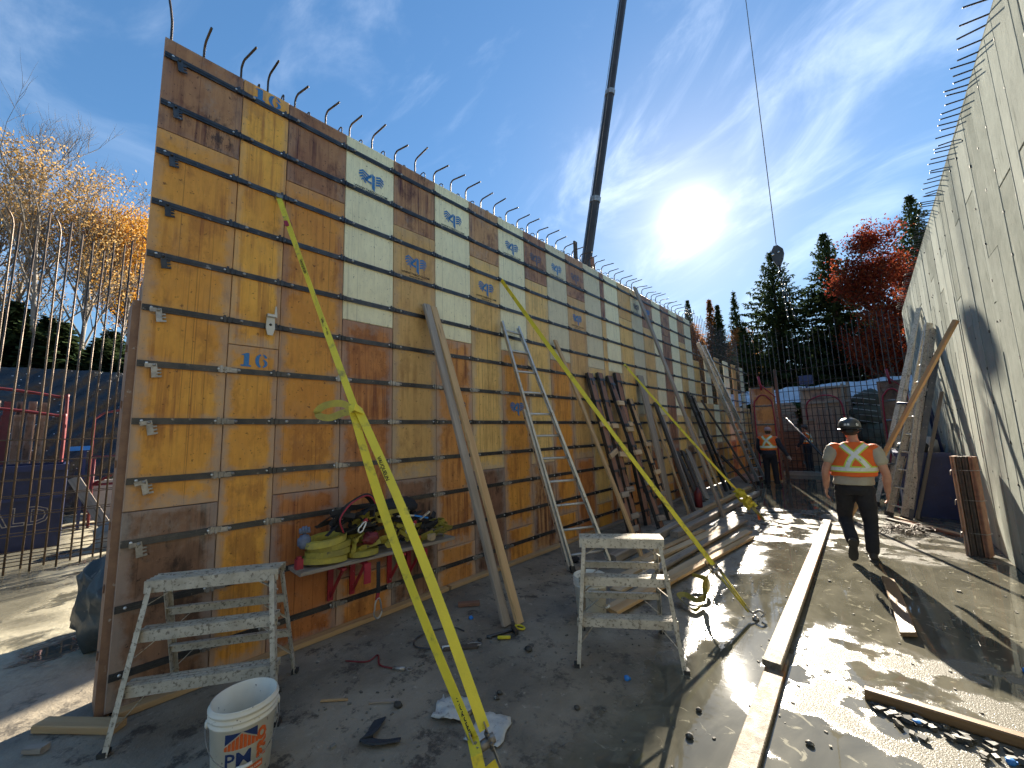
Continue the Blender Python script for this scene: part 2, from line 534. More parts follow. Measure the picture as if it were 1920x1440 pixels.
def panel_mat(key, c1, c2, streak, dirt=.55, rust=.5, spec=.4, rough=.45, smear=0.0):
    """overlaid plywood: vertical runs, speckle, cement residue along edges and bars"""
    m, n = new_mat('plywood_' + key)
    tc = n('ShaderNodeTexCoord')
    co, ge = tc.outputs['Object'], tc.outputs['Generated']
    oi = n('ShaderNodeObjectInfo').outputs['Random']
    sh = n('ShaderNodeCombineXYZ', {0: 0.0, 1: n.math('MULTIPLY', oi, 53.0), 2: n.math('MULTIPLY', oi, 19.0)}).outputs[0]
    cv = n('ShaderNodeVectorMath', {0: co, 1: sh}, operation='ADD').outputs[0]
    col = n.mix(n.step(n.noise(cv, 1.8, 5, .6), .3, .7), c1, c2)
    col = n.mix(n.math('MULTIPLY', n.step(n.noise(n.scale(cv, (1, 1, .25)), 26, 5, .7), .35, .75), .35), col, tuple(a * .62 for a in c2))
    st = n.step(n.noise(n.scale(cv, (1, 17, .55)), 1.0, 6, .68), .46, .62)
    st = n.math('MULTIPLY', st, n.step(n.noise(cv, 1.5, 4), .40, .62))
    col = n.mix(n.math('MULTIPLY', n.step(n.noise(n.scale(cv, (1, 1, .6)), 3.2, 7, .72), .50, .63), rust * .62), col, tuple(a * .8 for a in streak))
    col = n.mix(n.math('MULTIPLY', st, rust), col, streak)
    thin = n.step(n.noise(n.scale(cv, (1, 60, .22)), 1.0, 2, .5), .62, .69)
    col = n.mix(n.math('MULTIPLY', thin, .5), col, tuple(a * .45 for a in streak))
    spk = n.step(n.noise(cv, 26, 5, .7), .61, .67)
    col = n.mix(n.math('MULTIPLY', spk, .75), col, tuple(a * .30 for a in streak))
    spl = n.math('MULTIPLY', n.step(n.noise(n.scale(cv, (1, 1, .8), (2, 5, 9)), 48, 5, .7), .64, .69), n.step(n.noise(n.scale(cv, (1, 1, 1), (1, 1, 4)), 2.3, 4), .45, .62, .1, .75))
    col = n.mix(n.math('MULTIPLY', spl, dirt), col, (.56, .50, .42))
    if smear:
        sm = n.math('MULTIPLY', n.step(n.noise(n.scale(cv, (1, 1.2, .8), (3, 7, 1)), 1.9, 7, .72), .54, .70), smear)
        col = n.mix(sm, col, (.34, .30, .255))
        dk_ = n.step(n.noise(n.scale(cv, (1, 2.2, .7), (8, 2, 5)), 2.6, 8, .78), .58, .66)
        col = n.mix(n.math('MULTIPLY', dk_, min(1, smear * 1.5)), col, (.035, .022, .018))
    sep = n('ShaderNodeSeparateXYZ', {0: ge})
    so = n('ShaderNodeSeparateXYZ', {0: co})
    nz = n.math('MULTIPLY', n.math('SUBTRACT', n.noise(cv, 9, 5, .65), .5), .30)
    ey = n.math('MINIMUM', sep.outputs[1], n.math('SUBTRACT', 1.0, sep.outputs[1]))
    edge = n.step(n.math('ADD', ey, nz), .03, .17, 1, 0)
    ez = n.math('MINIMUM', sep.outputs[2], n.math('SUBTRACT', 1.0, sep.outputs[2]))
    edge2 = n.step(n.math('ADD', ez, n.math('MULTIPLY', nz, .5)), .0, .05, 1, 0)
    fr = n.math('SUBTRACT', n.math('FRACT', n.math('ADD', n.math('DIVIDE', n.math('SUBTRACT', so.outputs[2], .234), .406), .5)), .5)
    bar = n.step(n.math('ADD', n.math('ABSOLUTE', fr), n.math('MULTIPLY', nz, 1.1)), .05, .17, 1, 0)
    bar = n.math('MULTIPLY', bar, n.step(n.math('ADD', ey, nz), .1, .34, 1, .15))
    res = n.math('MULTIPLY', n.math('MAXIMUM', n.math('MAXIMUM', edge, edge2), bar), dirt)
    res = n.math('MULTIPLY', res, n.step(so.outputs[2], 1.6, 4.2, 1.0, .35))
    col = n.mix(res, col, (.42, .35, .30))
    val = n.math('ADD', .84, n.math('MULTIPLY', oi, .32))
    col = n('ShaderNodeHueSaturation', {'Hue': n.math('ADD', .492, n.math('MULTIPLY', oi, .014)), 'Value': val, 'Color': col}).outputs[0]
    bp = n('ShaderNodeBump', {'Strength': .2, 'Distance': .006, 'Height': n.noise(n.scale(cv, (1, 3, .6)), 22, 5, .65)}).outputs[0]
    finish(n, col, n.math('ADD', rough, n.math('MULTIPLY', res, .35)), 0, bp, spec)
    return m

PM = {
    'cream': panel_mat('cream', (.86, .77, .50), (.80, .71, .46), (.62, .52, .32), .16, .22, .3, .6),
    'tan': panel_mat('tan', (.82, .53, .185), (.74, .45, .145), (.33, .16, .055), .6, .5, .3),
    'orange': panel_mat('orange', (.86, .42, .07), (.76, .335, .055), (.29, .085, .03), .62, .6, .3, .45, .10),
    'rust': panel_mat('rust', (.66, .28, .075), (.50, .19, .052), (.17, .045, .022), .6, .75, .3, .45, .16),
    'brown': panel_mat('brown', (.52, .275, .115), (.36, .165, .075), (.085, .022, .018), .45, 1.0, .3, .45, .55),
    'dark': panel_mat('dark', (.32, .165, .095), (.19, .10, .062), (.020, .016, .015), .5, 1.0, .3, .45, .5),
    'edge': pm('form_edge', (.30, .17, .10), (.2, .11, .07), .7, 0, 8, spots=(.42, .36, .3), spot_sc=14, bump=.3),
}
E = [.24, .767, 1.134, 1.686, 2.239, 2.808, 3.375, 3.933, 4.505, 5.064, 5.633, 6.214, 6.802, 6.961, 7.541, 8.139, 8.69, 9.28, 9.795, 10.373, 10.942, 11.458, 11.987]
TOPZ = 4.86
odd_cols = {1: ('brown', 'orange', 'dark'), 3: ('brown', 'orange', 'rust'), 5: ('brown', 'tan', 'dark'), 7: ('brown', 'tan', 'dark'), 9: ('brown', 'tan', 'brown'), 11: ('brown', 'tan', 'rust'),
            15: ('tan', 'tan', 'rust'), 17: ('brown', 'tan', 'rust'), 19: ('brown', 'brown', 'rust'), 21: ('brown', 'tan', 'dark')}
form = thing('formwork_wall', 'tall plywood formwork wall of cream, orange and brown panels with black steel bars', 'formwork', (WX, .24, 0))
BASE[form.name] = V((WX, 0, 0)); form.location = (WX, 0, 0)
rp = random.Random(3)

def form_panel(y0, y1, z0, z1, key, parent=None, x=WX, dx=0.0):
    b = MB()
    g_ = .0025
    t = .032
    c = .004
    a0, a1, b0, b1 = y0 + g_, y1 - g_, z0 + g_, z1 - g_
    xf = x + dx
    vs = [(xf - t, a0, b0), (xf - t, a1, b0), (xf - t, a1, b1), (xf - t, a0, b1),
          (xf - c, a0, b0), (xf - c, a1, b0), (xf - c, a1, b1), (xf - c, a0, b1),
          (xf, a0 + c, b0 + c), (xf, a1 - c, b0 + c), (xf, a1 - c, b1 - c), (xf, a0 + c, b1 - c)]
    fs = [(0, 3, 2, 1), (8, 9, 10, 11)]
    for o, q in ((0, 4), (4, 8)):
        fs += [(o + i, o + (i + 1) % 4, q + (i + 1) % 4, q + i) for i in range(4)]
    b.add(vs, fs)
    return b.build('panel', PM[key], parent or form)

for i in range(1, len(E)):
    y0, y1 = E[i - 1], E[i]
    if i == 2:
        sec = [(4.86, 2.48, 'orange'), (2.48, .02, 'orange')]
    elif i == 13:
        sec = [(4.86, 3.9, 'brown'), (3.9, 1.6, 'tan'), (1.6, .02, 'rust')]
    elif i in odd_cols:
        k = odd_cols[i]
        sec = [(4.86, 4.08, k[0]), (4.08, 1.25, k[1]), (1.25, .02, k[2])]
    else:
        low = {4: 'rust', 6: 'rust', 8: 'orange', 10: 'orange', 12: 'tan', 14: 'tan'}.get(i, 'tan')
        bot = {4: 'rust', 6: 'rust', 8: 'orange'}.get(i, 'orange')
        sec = [(4.86, 2.87 if i < 16 else 2.05, 'cream'), (2.87 if i < 16 else 2.05, .43, low), (.43, .02, bot)]
    for (zt, zb, key) in sec:
        form_panel(y0, y1, zb, zt, key, dx=rp.uniform(-.004, .003))

# back face, end post and top of the pour
b = MB()
b.box((-4.06, 6.14, 2.2), (.03, 11.7, 4.4))
b.build('back_panel', PM['dark'], form)
b = MB()
b.box((-3.93, .222, 1.36), (.29, .045, 2.72))
for z in (.35, .76, 1.16, 1.57, 1.98, 2.38):
    b.box((-3.88, .196, z), (.03, .012, .05))
b.build('end_post', PM['edge'], form)
b = MB()
b.box((-3.925, .258, 1.45), (.262, .024, 2.9))
b.build('bulkhead', PM['edge'], form)

# steel bars: one flat bar per panel and row, with bolts and a wedge clamp at every joint
bar_me, clamp_me = {}, None
def bar_mesh(L):
    b = MB()
    b.box((.010, L / 2, 0), (.012, L - .012, .044))
    b.box((.0175, L / 2, 0), (.004, L - .012, .010), m=0)
    for yy in (.055, L - .055):
        b.lathe([(.0095, 0), (.0095, .008), (.004, .011)], (.0158, yy, .004), 6, 1, axis=(1, 0, 0))
    me = b.mesh()
    me.materials.append(M['steel_dark']); me.materials.append(M['bolt'])
    me.name = 'steel_bar'
    return me
def clamp_mesh():
    b = MB()
    b.box((.020, -.035, .002), (.010, .085, .040))
    b.box((.028, -.058, .004), (.010, .016, .056))
    b.box((.028, -.030, .000), (.010, .012, .050))
    b.box((.026, .022, -.002), (.012, .050, .034))
    b.lathe([(.013, 0), (.013, .012), (.006, .016)], (.026, .055, 0), 7, 1, axis=(1, 0, 0))
    me = b.mesh()
    me.materials.append(M['steel_dark']); me.materials.append(M['steel_raw'])
    me.name = 'wedge_clamp'
    return me
def clamp_mesh_dirty():
    me = clamp_mesh()
    me.materials[0] = M['steel_raw']
    return me
CL = [clamp_mesh(), clamp_mesh_dirty()]
for r, z in enumerate(ROWS):
    for i in range(1, len(E)):
        L = round(E[i] - E[i - 1], 3)
        if L not in bar_me:
            bar_me[L] = bar_mesh(L)
        put('steel_bar', bar_me[L], [], form, (WX, E[i - 1], z))
        if i > 1 or r < 0:
            o = put('wedge_clamp', CL[1 if (z < 2.3 and i < 9 and rp.random() < .75) else 0], [], form, (WX, E[i - 1] + .02, z))
            o.rotation_euler.x = rp.uniform(-.03, .03)

# comb-shaped tie plates hanging at the free edge
def comb_mesh():
    b = MB()
    poly = [(-.028, .02), (.028, .02), (.030, -.11), (.048, -.112), (.048, -.128), (.012, -.128), (.012, -.10), (.004, -.10), (.004, -.126), (-.008, -.126), (-.008, -.10), (-.016, -.10), (-.016, -.128), (-.03, -.128)]
    poly = [(-.024, .022), (.024, .022), (.024, -.035), (.052, -.035), (.052, -.052), (.020, -.052), (.020, -.068), (.050, -.068), (.050, -.084), (.020, -.084), (.020, -.102), (.050, -.102), (.050, -.122), (-.030, -.122)]
    b.prism(poly, (.018, 0, 0), (0, 1, 0), (0, 0, 1), (.009, 0, 0))
    b.lathe([(.014, 0), (.014, .012), (.005, .016)], (.027, 0, .004), 8, axis=(1, 0, 0))
    b.box((.022, -.045, .004), (.012, .05, .04))
    me = b.mesh(); me.materials.append(M['steel_raw']); me.name = 'tie_plate'
    return me
COMB = comb_mesh()
COMB_DARK = comb_mesh()
COMB_DARK.materials[0] = M['steel_dark']
for r, z in enumerate(ROWS[:10]):
    o = put('tie_plate', COMB, [], form, (WX, .335 - (.0), z - .012))
    o.rotation_euler.x = .18 + rp.uniform(-.07, .07)
    o.scale = (1, .70, .70)
    if r < 5:
        o.data = COMB_DARK

# loose wedge bracket bolted on the sixth bar
b = MB()
b.prism([(-.03, .05), (.03, .05), (.035, -.05), (.02, -.11), (-.02, -.11), (-.035, -.05)], (WX + .03, 1.05, 2.70), (0, 1, 0), (0, 0, 1), (.012, 0, 0))
b.box((WX + .05, 1.05, 2.755), (.05, .07, .02))
b.prism([(-.012, 0), (.012, 0), (.004, .10), (-.004, .10)], (WX + .04, 1.085, 2.745), (0, 1, 0), (0, 0, 1), (.01, 0, 0))
b.lathe([(.011, 0), (.011, .004)], (WX + .042, 1.05, 2.68), 8, 1, axis=(1, 0, 0))
b.build('bracket', [M['bolt'], M['black_rubber']], form)

# printed emblem: a four between two striped wings, lines of small lettering beneath
def emblem():
    b = MB()
    X, Y = (0, 1, 0), (0, 0, 1)
    def P(poly):
        b.flat(poly, (0, 0, 0), X, Y)
    for k in range(4):
        t = .30 - .105 * k
        h = .072 if k else .07
        xl = -.5 + (0.03 if k in (0,) else 0) + .012 * k * k
        xr = -.07 - .055 * k if k < 3 else -.20
        P([(xl, t - .10), (-.33, t), (xr, t - .16), (xr - .02, t - .16 - h * .75), (-.33, t - h), (xl + .01, t - .10 - h * .8)])
        P([(-xl, t - .10), (-xl - .01, t - .10 - h * .8), (.33, t - h), (.17, t - .06 - h), (.17, t - .06), (.33, t)])
    P([(-.25, .0), (-.13, .0), (.0, .13), (.0, .27)])
    P([(-.25, .0), (-.25, -.09), (-.13, -.06), (-.13, .0)])
    P([(-.25, -.09), (.0, -.17), (.0, -.07), (-.13, -.06)])
    P([(.02, .28), (.02, -.30), (.13, -.42), (.13, .22)])
    me = b.mesh()
    me.materials.append(M['print_blue'])
    return me
def lettering():
    b = MB()
    for txt, size, v in (('WWW.TABDOO.COM', .125, -.50), ('EXPERT EN BETON', .07, -.60), ('LOCATION ET VENTE', .07, -.69)):
        vs, fs = curve_mesh(txt, size, .002)
        b.add([(0, p.x, p.y + v) for p in vs], fs)
    me = b.mesh()
    me.materials.append(M['ink'])
    return me
EMB, LET = emblem(), lettering()
FADE = pm('print_faded', (.07, .10, .17), (.16, .12, .12), .6, 0, 12, rnd=.02)
EMB2 = EMB.copy(); EMB2.materials[0] = FADE
for (y, z, s, fade) in [(1.965, 4.47, .30, 0), (3.09, 4.47, .30, 0), (4.22, 4.47, .30, 0), (5.35, 4.47, .30, 0), (2.53, 3.69, .30, 0), (3.66, 3.69, .30, 0), (4.785, 4.47, .30, 1), (5.92, 4.47, .30, 1),
                        (5.92, 3.70, .30, 0), (4.22, 2.06, .30, 0), (3.12, 2.04, .28, 1), (8.42, 4.47, .3, 1), (9.0, 4.47, .3, 0)]:
    for nm, me in (('emblem', EMB2 if fade else EMB), ('lettering', LET)):
        if nm == 'lettering' and z < 3:
            continue
        o = put(nm, me, [], form, (WX + .0045, y, z))
        o.scale = (1, s, s * .95)

def stencil16():
    b = MB()
    X, Y = (0, 1, 0), (0, 0, 1)
    b.flat([(-.42, -.3), (-.10, -.3), (-.10, -.24), (-.17, -.22), (-.17, .3), (-.25, .3), (-.40, .22), (-.40, .18), (-.33, .19), (-.33, -.22), (-.42, -.24)], (0, 0, 0), X, Y)
    def ring(cx, cy, rx, ry, r2, a0, a1, n=10):
        A = [radians(a0 + (a1 - a0) * i / n) for i in range(n + 1)]
        o_ = [(cx + rx * cos(a), cy + ry * sin(a)) for a in A]
        i_ = [(cx + (rx - r2) * cos(a), cy + (ry - r2 * .55) * sin(a)) for a in A]
        for i in range(n):
            b.flat([o_[i], o_[i + 1], i_[i + 1], i_[i]], (0, 0, 0), X, Y)
    ring(.22, 0, .2, .31, .12, 100, 260, 12)
    ring(.25, -.11, .17, .19, .10, -82, 82, 10)
    ring(.24, .1, .17, .21, .09, 10, 80, 6)
    me = b.mesh(); me.materials.append(M['print_blue'])
    return me
S16 = stencil16()
for (y, z, s) in [(.955, 4.785, .25), (.955, 2.365, .23)]:
    o = put('stencil_number', S16, [], form, (WX + .0045, y, z))
    o.scale = (1, s, s * (.72 if z > 4 else .82))

# sill board along the foot of the wall
for k, (ya, yb) in enumerate([(.30, 2.9), (2.93, 6.1), (6.13, 9.0), (9.03, 12.0)]):
    plank('sill_board', (WX + .045, ya, .022), (WX + .045, yb, .022), .085, .04, M['pine'] if k < 2 else M['wood_grey'], form)

# ------------------------------------------------------------------ reinforcing bars standing out of the pour
cage = thing('wall_reinforcement', 'hooked steel starter bars rising out of the plywood formwork wall', 'rebar', (-3.9, 6, 0))
def hook_path(x, y, zb, zk, reach, dy=0.0, lift=.02):
    p = [(x, y, zb), (x, y, zk - .06)]
    for k in range(1, 6):
        a = pi / 2 * k / 5
        p.append((x + .06 * (1 - cos(a)), y + dy * .2 * k / 5, zk - .06 + .06 * sin(a) + lift * .3 * k / 5))
    p.append((x + reach, y + dy, zk + lift))
    return p
HOOKS = [.286, .50, .77, .984, 1.223, 1.519, 1.775, 2.037, 2.329, 2.612, 2.895]
while HOOKS[-1] < 11.9:
    HOOKS.append(HOOKS[-1] + rp.uniform(.25, .29))
for k, y in enumerate(HOOKS):
    b = MB()
    if k == 0:
        pth = bez([(-3.9, y, 4.2), (-3.9, y, 5.0), (-3.91, y - .01, 5.2), (-3.98, y - .03, 5.42)], 4)
    else:
        pth = hook_path(-3.9, y, 4.2, 5.11 + rp.uniform(-.03, .03), rp.uniform(.22, .28), rp.uniform(-.01, .05), rp.uniform(-.03, .02))
    b.tube(pth, .0095, 6)
    b.build('hooked_bar', M['rebar'], cage)
for k, y in enumerate(HOOKS[2:]):
    y += .12 + rp.uniform(-.03, .03)
    z = 5.0 + rp.uniform(-.03, .03)
    b = MB()
    p = [(-3.83, y, 4.3)] + [(-3.915 + .085 * cos(pi * q / 8), y + .02 * q / 8, z - .085 + .085 * sin(pi * q / 8)) for q in range(9)] + [(-4.0, y + .02, 4.3)]
    b.tube(p, .0065, 5)
    b.build('hairpin_bar', M['rebar'], cage)
b = MB()
b.box((-3.93, 6.14, 4.2), (.24, 11.7, .1))
b.build('pour_top', PM['edge'], cage)
# two boards standing up behind the top edge
for (y, zt) in [(6.35, 5.42), (6.98, 5.30)]:
    plank('top_board', (-4.0, y, 4.3), (-3.99, y + .01, zt), .10, .035, M['wood_dark'] if y < 6.5 else M['wood_red'], cage, up=(1, 0, 0))

# ------------------------------------------------------------------ lower formwork beyond the tall wall
low = thing('low_formwork_wall', 'lower stretch of plywood formwork with open gaps, beyond the tall wall', 'formwork', (WX, 15, 0))
BASE[low.name] = V((WX, 0, 0)); low.location = (WX, 0, 0)
y = 12.0
k = 0
while y < 18.3:
    L = .52 if k % 3 else .58
    gap = k % 2 == 1 and k > 0
    form_panel(y, y + L, 2.45 if not gap else 2.45, 4.05 - (.35 if k == 0 else 0), ('cream' if k % 4 else 'tan'), low, dx=-.01) if not gap else None
    form_panel(y, y + L, 1.25, 2.45, 'tan' if k % 3 else 'cream', low, dx=-.004)
    form_panel(y, y + L, .02, 1.25, 'orange' if k % 3 else 'rust', low)
    for z in ROWS[2:]:
        me = bar_me.setdefault(round(L, 3), None) or bar_mesh(L)
        bar_me[round(L, 3)] = me
        put('steel_bar', me, [], low, (WX, y, z))
    y += L
    k += 1
cage2 = thing('far_wall_reinforcement', 'tall mesh of thin reinforcing bars standing behind the low formwork', 'rebar', (-3.95, 15, 0))
yy = 12.1
while yy < 18.2:
    b = MB()
    b.tube([(-3.9, yy, 0), (-3.9, yy, 5.3 + rp.uniform(-.1, .15))], .008, 5)
    b.build('vertical_bar', M['rebar'], cage2)
    yy += .17
for z in [.4 * k + .3 for k in range(12)]:
    b = MB()
    b.tube([(-3.9, 12.05, z), (-3.9, 18.3, z)], .007, 5)
    b.build('horizontal_bar', M['rebar'], cage2)

# ------------------------------------------------------------------ cast concrete wall on the right
def concrete(key, c1, c2, rough):
    m, n = new_mat('concrete_' + key)
    co = n('ShaderNodeTexCoord').outputs['Object']
    oi = n('ShaderNodeObjectInfo').outputs['Random']
    cv = n('ShaderNodeVectorMath', {0: co, 1: n('ShaderNodeCombineXYZ', {0: 0.0, 1: n.math('MULTIPLY', oi, 41.0), 2: n.math('MULTIPLY', oi, 23.0)}).outputs[0]}, operation='ADD').outputs[0]
    col = n.mix(n.step(n.noise(cv, 2.4, 7, .68), .32, .68), c1, c2)
    col = n.mix(n.math('MULTIPLY', n.step(n.noise(n.scale(cv, (1, 7, 1.1)), 2.2, 6, .7), .55, .72), .6), col, tuple(a * .55 for a in c2))
    col = n.mix(n.step(n.noise(cv, 38, 3, .6), .70, .74), col, (.10, .095, .085))
    col = n.mix(n.math('MULTIPLY', n.step(n.noise(n.scale(cv, (1, 26, .5)), 1.0, 3), .64, .72), .35), col, (.62, .60, .52))
    val = n.math('ADD', .84, n.math('MULTIPLY', oi, .2))
    col = n('ShaderNodeHueSaturation', {'Value': val, 'Color': col}).outputs[0]
    h = n.math('ADD', n.noise(cv, 16, 6, .7), n.math('MULTIPLY', n.noise(cv, 2.5, 3), 1.2))
    bp = n('ShaderNodeBump', {'Strength': .3, 'Distance': .012, 'Height': h}).outputs[0]
    finish(n, col, n.math('ADD', rough, n.math('MULTIPLY', n.noise(cv, 3, 4), .25)), 0, bp, .0)
    return m
CM = [concrete('pale', (.355, .372, .335), (.29, .305, .272), .8), concrete('mid', (.31, .325, .29), (.235, .248, .22), .8), concrete('smooth', (.385, .402, .36), (.33, .345, .31), .65)]
M['tie_hole'] = pm('tie_hole', (.05, .048, .045), (.10, .09, .07), .8)
RWZ = 4.9
def xr(y):
    return 1.0 - .012 * (y - 7)
cwall = thing('concrete_wall', 'tall board-marked grey concrete wall lit by low sun', 'wall', (1.0, 7, 0))
b = MB()
ya, yb = -5.0, 16.2
b.add([(xr(ya) + .02, ya, 0), (xr(yb) + .02, yb, 0), (xr(yb) + .4, yb, 0), (xr(ya) + .4, ya, 0), (xr(ya) + .02, ya, RWZ), (xr(yb) + .02, yb, RWZ), (xr(yb) + .4, yb, RWZ), (xr(ya) + .4, ya, RWZ)], BOXF[:0] + [(0, 1, 2, 3), (7, 6, 5, 4), (0, 4, 5, 1), (1, 5, 6, 2), (2, 6, 7, 3), (3, 7, 4, 0)])
b.build('core', M['tie_hole'], cwall)
y = ya
rc = random.Random(11)
lugs = MB()
fins = MB()
def cpanel(y0, y1, z0, z1, dx, m):
    bb = MB()
    g_ = .005
    a0, a1, b0, b1 = y0 + g_, y1 - g_, z0 + g_ * .6, z1 - g_ * .6
    c = .005
    vs = []
    for (x_, i_) in ((.021, 0), (-dx + c, 0), (-dx, c)):
        vs += [(xr(a0) + x_, a0 + i_, b0 + i_), (xr(a1) + x_, a1 - i_, b0 + i_), (xr(a1) + x_, a1 - i_, b1 - i_), (xr(a0) + x_, a0 + i_, b1 - i_)]
    fs = [(0, 1, 2, 3), (11, 10, 9, 8)]
    for o, q in ((0, 4), (4, 8)):
        fs += [(o + i, q + i, q + (i + 1) % 4, o + (i + 1) % 4) for i in range(4)]
    bb.add(vs, fs)
    bb.build('concrete_panel', m, cwall)
wid = [.40, .28, .40, .34, .14, .42, .24, .40, .36, .42, .12, .40]
k = 0
while y < yb - .1:
    L = wid[k % len(wid)] * rc.uniform(.95, 1.03)
    y1 = min(y + L, yb)
    js = sorted([RWZ, 0] + ([rc.choice((4.1, 3.7, 3.3))] if k % 2 else [rc.choice((2.85, 2.6, 2.0)), rc.choice((1.25, .8))][:rc.randint(0, 1)]))
    for z0, z1 in zip(js, js[1:]):
        cpanel(y, y1, z0, z1, rc.uniform(-.003, .006), rc.choice(CM))
    for r in range(12):
        z = .22 + .406 * r + rc.uniform(-.03, .03)
        if z < RWZ - .1 and rc.random() < .45:
            x_ = xr(y)
            lugs.box((x_ - .002, y, z), (.012, rc.uniform(.008, .018), rc.uniform(.012, .03)))
    if rc.random() < .8:
        z0 = rc.uniform(0, 1.5)
        fins.beam((xr(y) - .003, y + rc.uniform(-.002, .002), z0), (xr(y) - .003, y, z0 + rc.uniform(1.2, 3.2)), .012, .008, up=(1, 0, 0))
    y = y1
    k += 1
o = lugs.build('tie_stub', M['tie_hole'], cwall); o['kind'] = 'stuff'
o = fins.build('mortar_fin', CM[0], cwall); o['kind'] = 'stuff'
y = 3.2
while y < 15.9:
    bb = MB()
    z = RWZ + rc.uniform(.02, .05)
    dy = rc.uniform(-.05, .05)
    bb.tube([(xr(y) + .06, y, RWZ - .2), (xr(y) + .06, y, z - .04), (xr(y) + .03, y + dy * .1, z), (xr(y) - rc.uniform(.11, .16), y + dy, z + rc.uniform(.0, .03))], .0075, 6)
    bb.build('starter_bar', M['rebar'], cwall)
    y += rc.uniform(.11, .15)
b = MB()
b.beam((xr(-4) + .05, -4, RWZ + .012), (xr(16) + .05, 16, RWZ + .012), .10, .03)
b.build('top_chamfer', CM[1], cwall)

# ------------------------------------------------------------------ left: reinforcing cage and what stands behind it
lc = thing('rebar_cage', 'tall cage of upright rusty reinforcing bars with bent tops', 'rebar', (-9.1, 0, 0))
yy = -3.2
k = 0
while yy < 5.0:
    for x_ in (-9.0, -9.3):
        y = yy + (.14 if x_ < -9.1 else 0) + rc.uniform(-.02, .02)
        h = 5.25 + rc.uniform(-.08, .15)
        s = 1 if x_ < -9.1 else -1
        bb = MB()
        if rc.random() < .45:
            p = [(x_, y, 0), (x_ + rc.uniform(-.03, .03), y + .01, 2.6), (x_, y, h - .16), (x_ + .015 * s, y - .015, h - .06), (x_ + .04 * s, y - .04, h), (x_ + .08 * s, y - .08, h + .06)]
        else:
            p = [(x_, y, 0), (x_ + rc.uniform(-.03, .03), y, 2.6), (x_, y + .02, h + rc.uniform(-.4, .0))]
        bb.tube(p, .0125, 6)
        bb.build('vertical_bar', M['rebar_worn'], lc)
    yy += .24
for z in (.10, .24, .50, .77, 1.03, 1.26, 1.53, 1.83):
    for x_ in (-8.985, -9.32):
        bb = MB()
        bb.tube([(x_, -3.3, z), (x_, .8, z + .01), (x_, 5.0, z)], .007, 5)
        bb.build('horizontal_bar', M['rebar_worn'], lc)

def wavy_sheet(name, corners, nu, nv, amp, mat, fold, label, cat, seed=0, parent=None):
    """crumpled plastic between four corners, displaced along its normal by folds"""
    A, B, C, D = (V(p) for p in corners)       # A-B bottom, D-C top
    nn = (B - A).cross(D - A).normalized()
    vs, fs = [], []
    for j in range(nv + 1):
        for i in range(nu + 1):
            u, v_ = i / nu, j / nv
            p = A.lerp(B, u).lerp(D.lerp(C, u), v_)
            q = fold(u * (B - A).length, v_ * (D - A).length)
            vs.append(p + nn * (amp * q))
    for j in range(nv):
        for i in range(nu):
            a = j * (nu + 1) + i
            fs.append((a, a + 1, a + nu + 2, a + nu + 1))
    bb = MB()
    bb.add(vs, fs, 0, True)
    o = bb.build(name, mat, parent, None if parent else A)
    if label:
        tag(o, label, cat)
    return o
def plastic(key, c, rough, holes=None):
    m, n = new_mat(key)
    co = n('ShaderNodeTexCoord').outputs['Object']
    col = n.mix(n.step(n.noise(co, 3, 4), .3, .7), c, tuple(a * .75 for a in c))
    if holes:
        vo = n('ShaderNodeTexVoronoi', {'Vector': n.scale(co, (1, 1, 1.6)), 'Scale': 5.0, 'Randomness': 1.0}).outputs['Distance']
        hm = n.math('MULTIPLY', n.step(vo, .07, .11, 1, 0), n.step(n.noise(co, .8, 2), .45, .55))
        col = n.mix(hm, col, holes)
    bp = n('ShaderNodeBump', {'Strength': .8, 'Distance': .05, 'Height': n.noise(co, 5, 6, .65, .9)}).outputs[0]
    finish(n, col, rough, 0, bp, .6)
    return m
M['plastic_black'] = plastic('plastic_black', (.020, .024, .032), .22, (.6, .62, .65))
M['plastic_silver'] = plastic('plastic_silver', (.52, .56, .62), .30)
def fold_left(u, v):
    f = u * .8 - v * .75
    k = .5 + .5 * math.tanh((u - 3.2) * 2)
    return k * (abs(((f * 2.3 + .4 * noise.noise((f, v * .5, 0))) % 1) - .5) * 1.4) + .8 * noise.noise((u * .8, v * .6, 1.3)) + .35 * noise.noise((u * 3, v * 2, 4))
wavy_sheet('plastic_sheeting', [(-15.6, -4.5, 0), (-15.6, 7, 0), (-16.1, 7, 3.95), (-16.1, -4.5, 3.75)], 150, 50, .16, M['plastic_black'], fold_left, 'black plastic sheeting hung in folds over the bank behind the rebar cage', 'plastic sheet')

# blue skip with outlined letters
sk = thing('skip_bin', 'dark blue steel skip bin with outlined letters, behind the upright rebar cage', 'skip bin', (-11.8, -1.7, 0))
b = MB()
x0, x1, y0, y1, h = -13.0, -11.0, -4.2, -.10, 1.42
for (p, q, wd, up) in [((x0, y0, h/2), (x1, y0, h/2), .06, (0, 0, 1)), ((x0, y1, h/2), (x1, y1, h/2), .06, (0, 0, 1)), ((x0, y0, h/2), (x0, y1, h/2), .06, (0, 0, 1)), ((x1, y0, h/2), (x1, y1, h/2), .06, (0, 0, 1))]:
    b.beam(p, q, wd, h, up)
b.box(((x0+x1)/2, (y0+y1)/2, .06), (x1-x0, y1-y0, .08))
b.build('shell', M['blue_paint'], sk)
b = MB()
b.beam((x1 + .05, y0, h - .05), (x1 + .05, y1 + .05, h - .05), .10, .10)
b.beam((x1 + .05, y0, .85), (x1 + .05, y1 + .05, .85), .05, .05)
b.build('rim', M['blue_paint'], sk)
for y in (-3.4, -2.6, -1.8):
    b = MB()
    b.beam((x1 + .06, y, .08), (x1 + .06, y, .82), .06, .08, up=(1, 0, 0))
    b.build('rib', M['blue_paint'], sk)
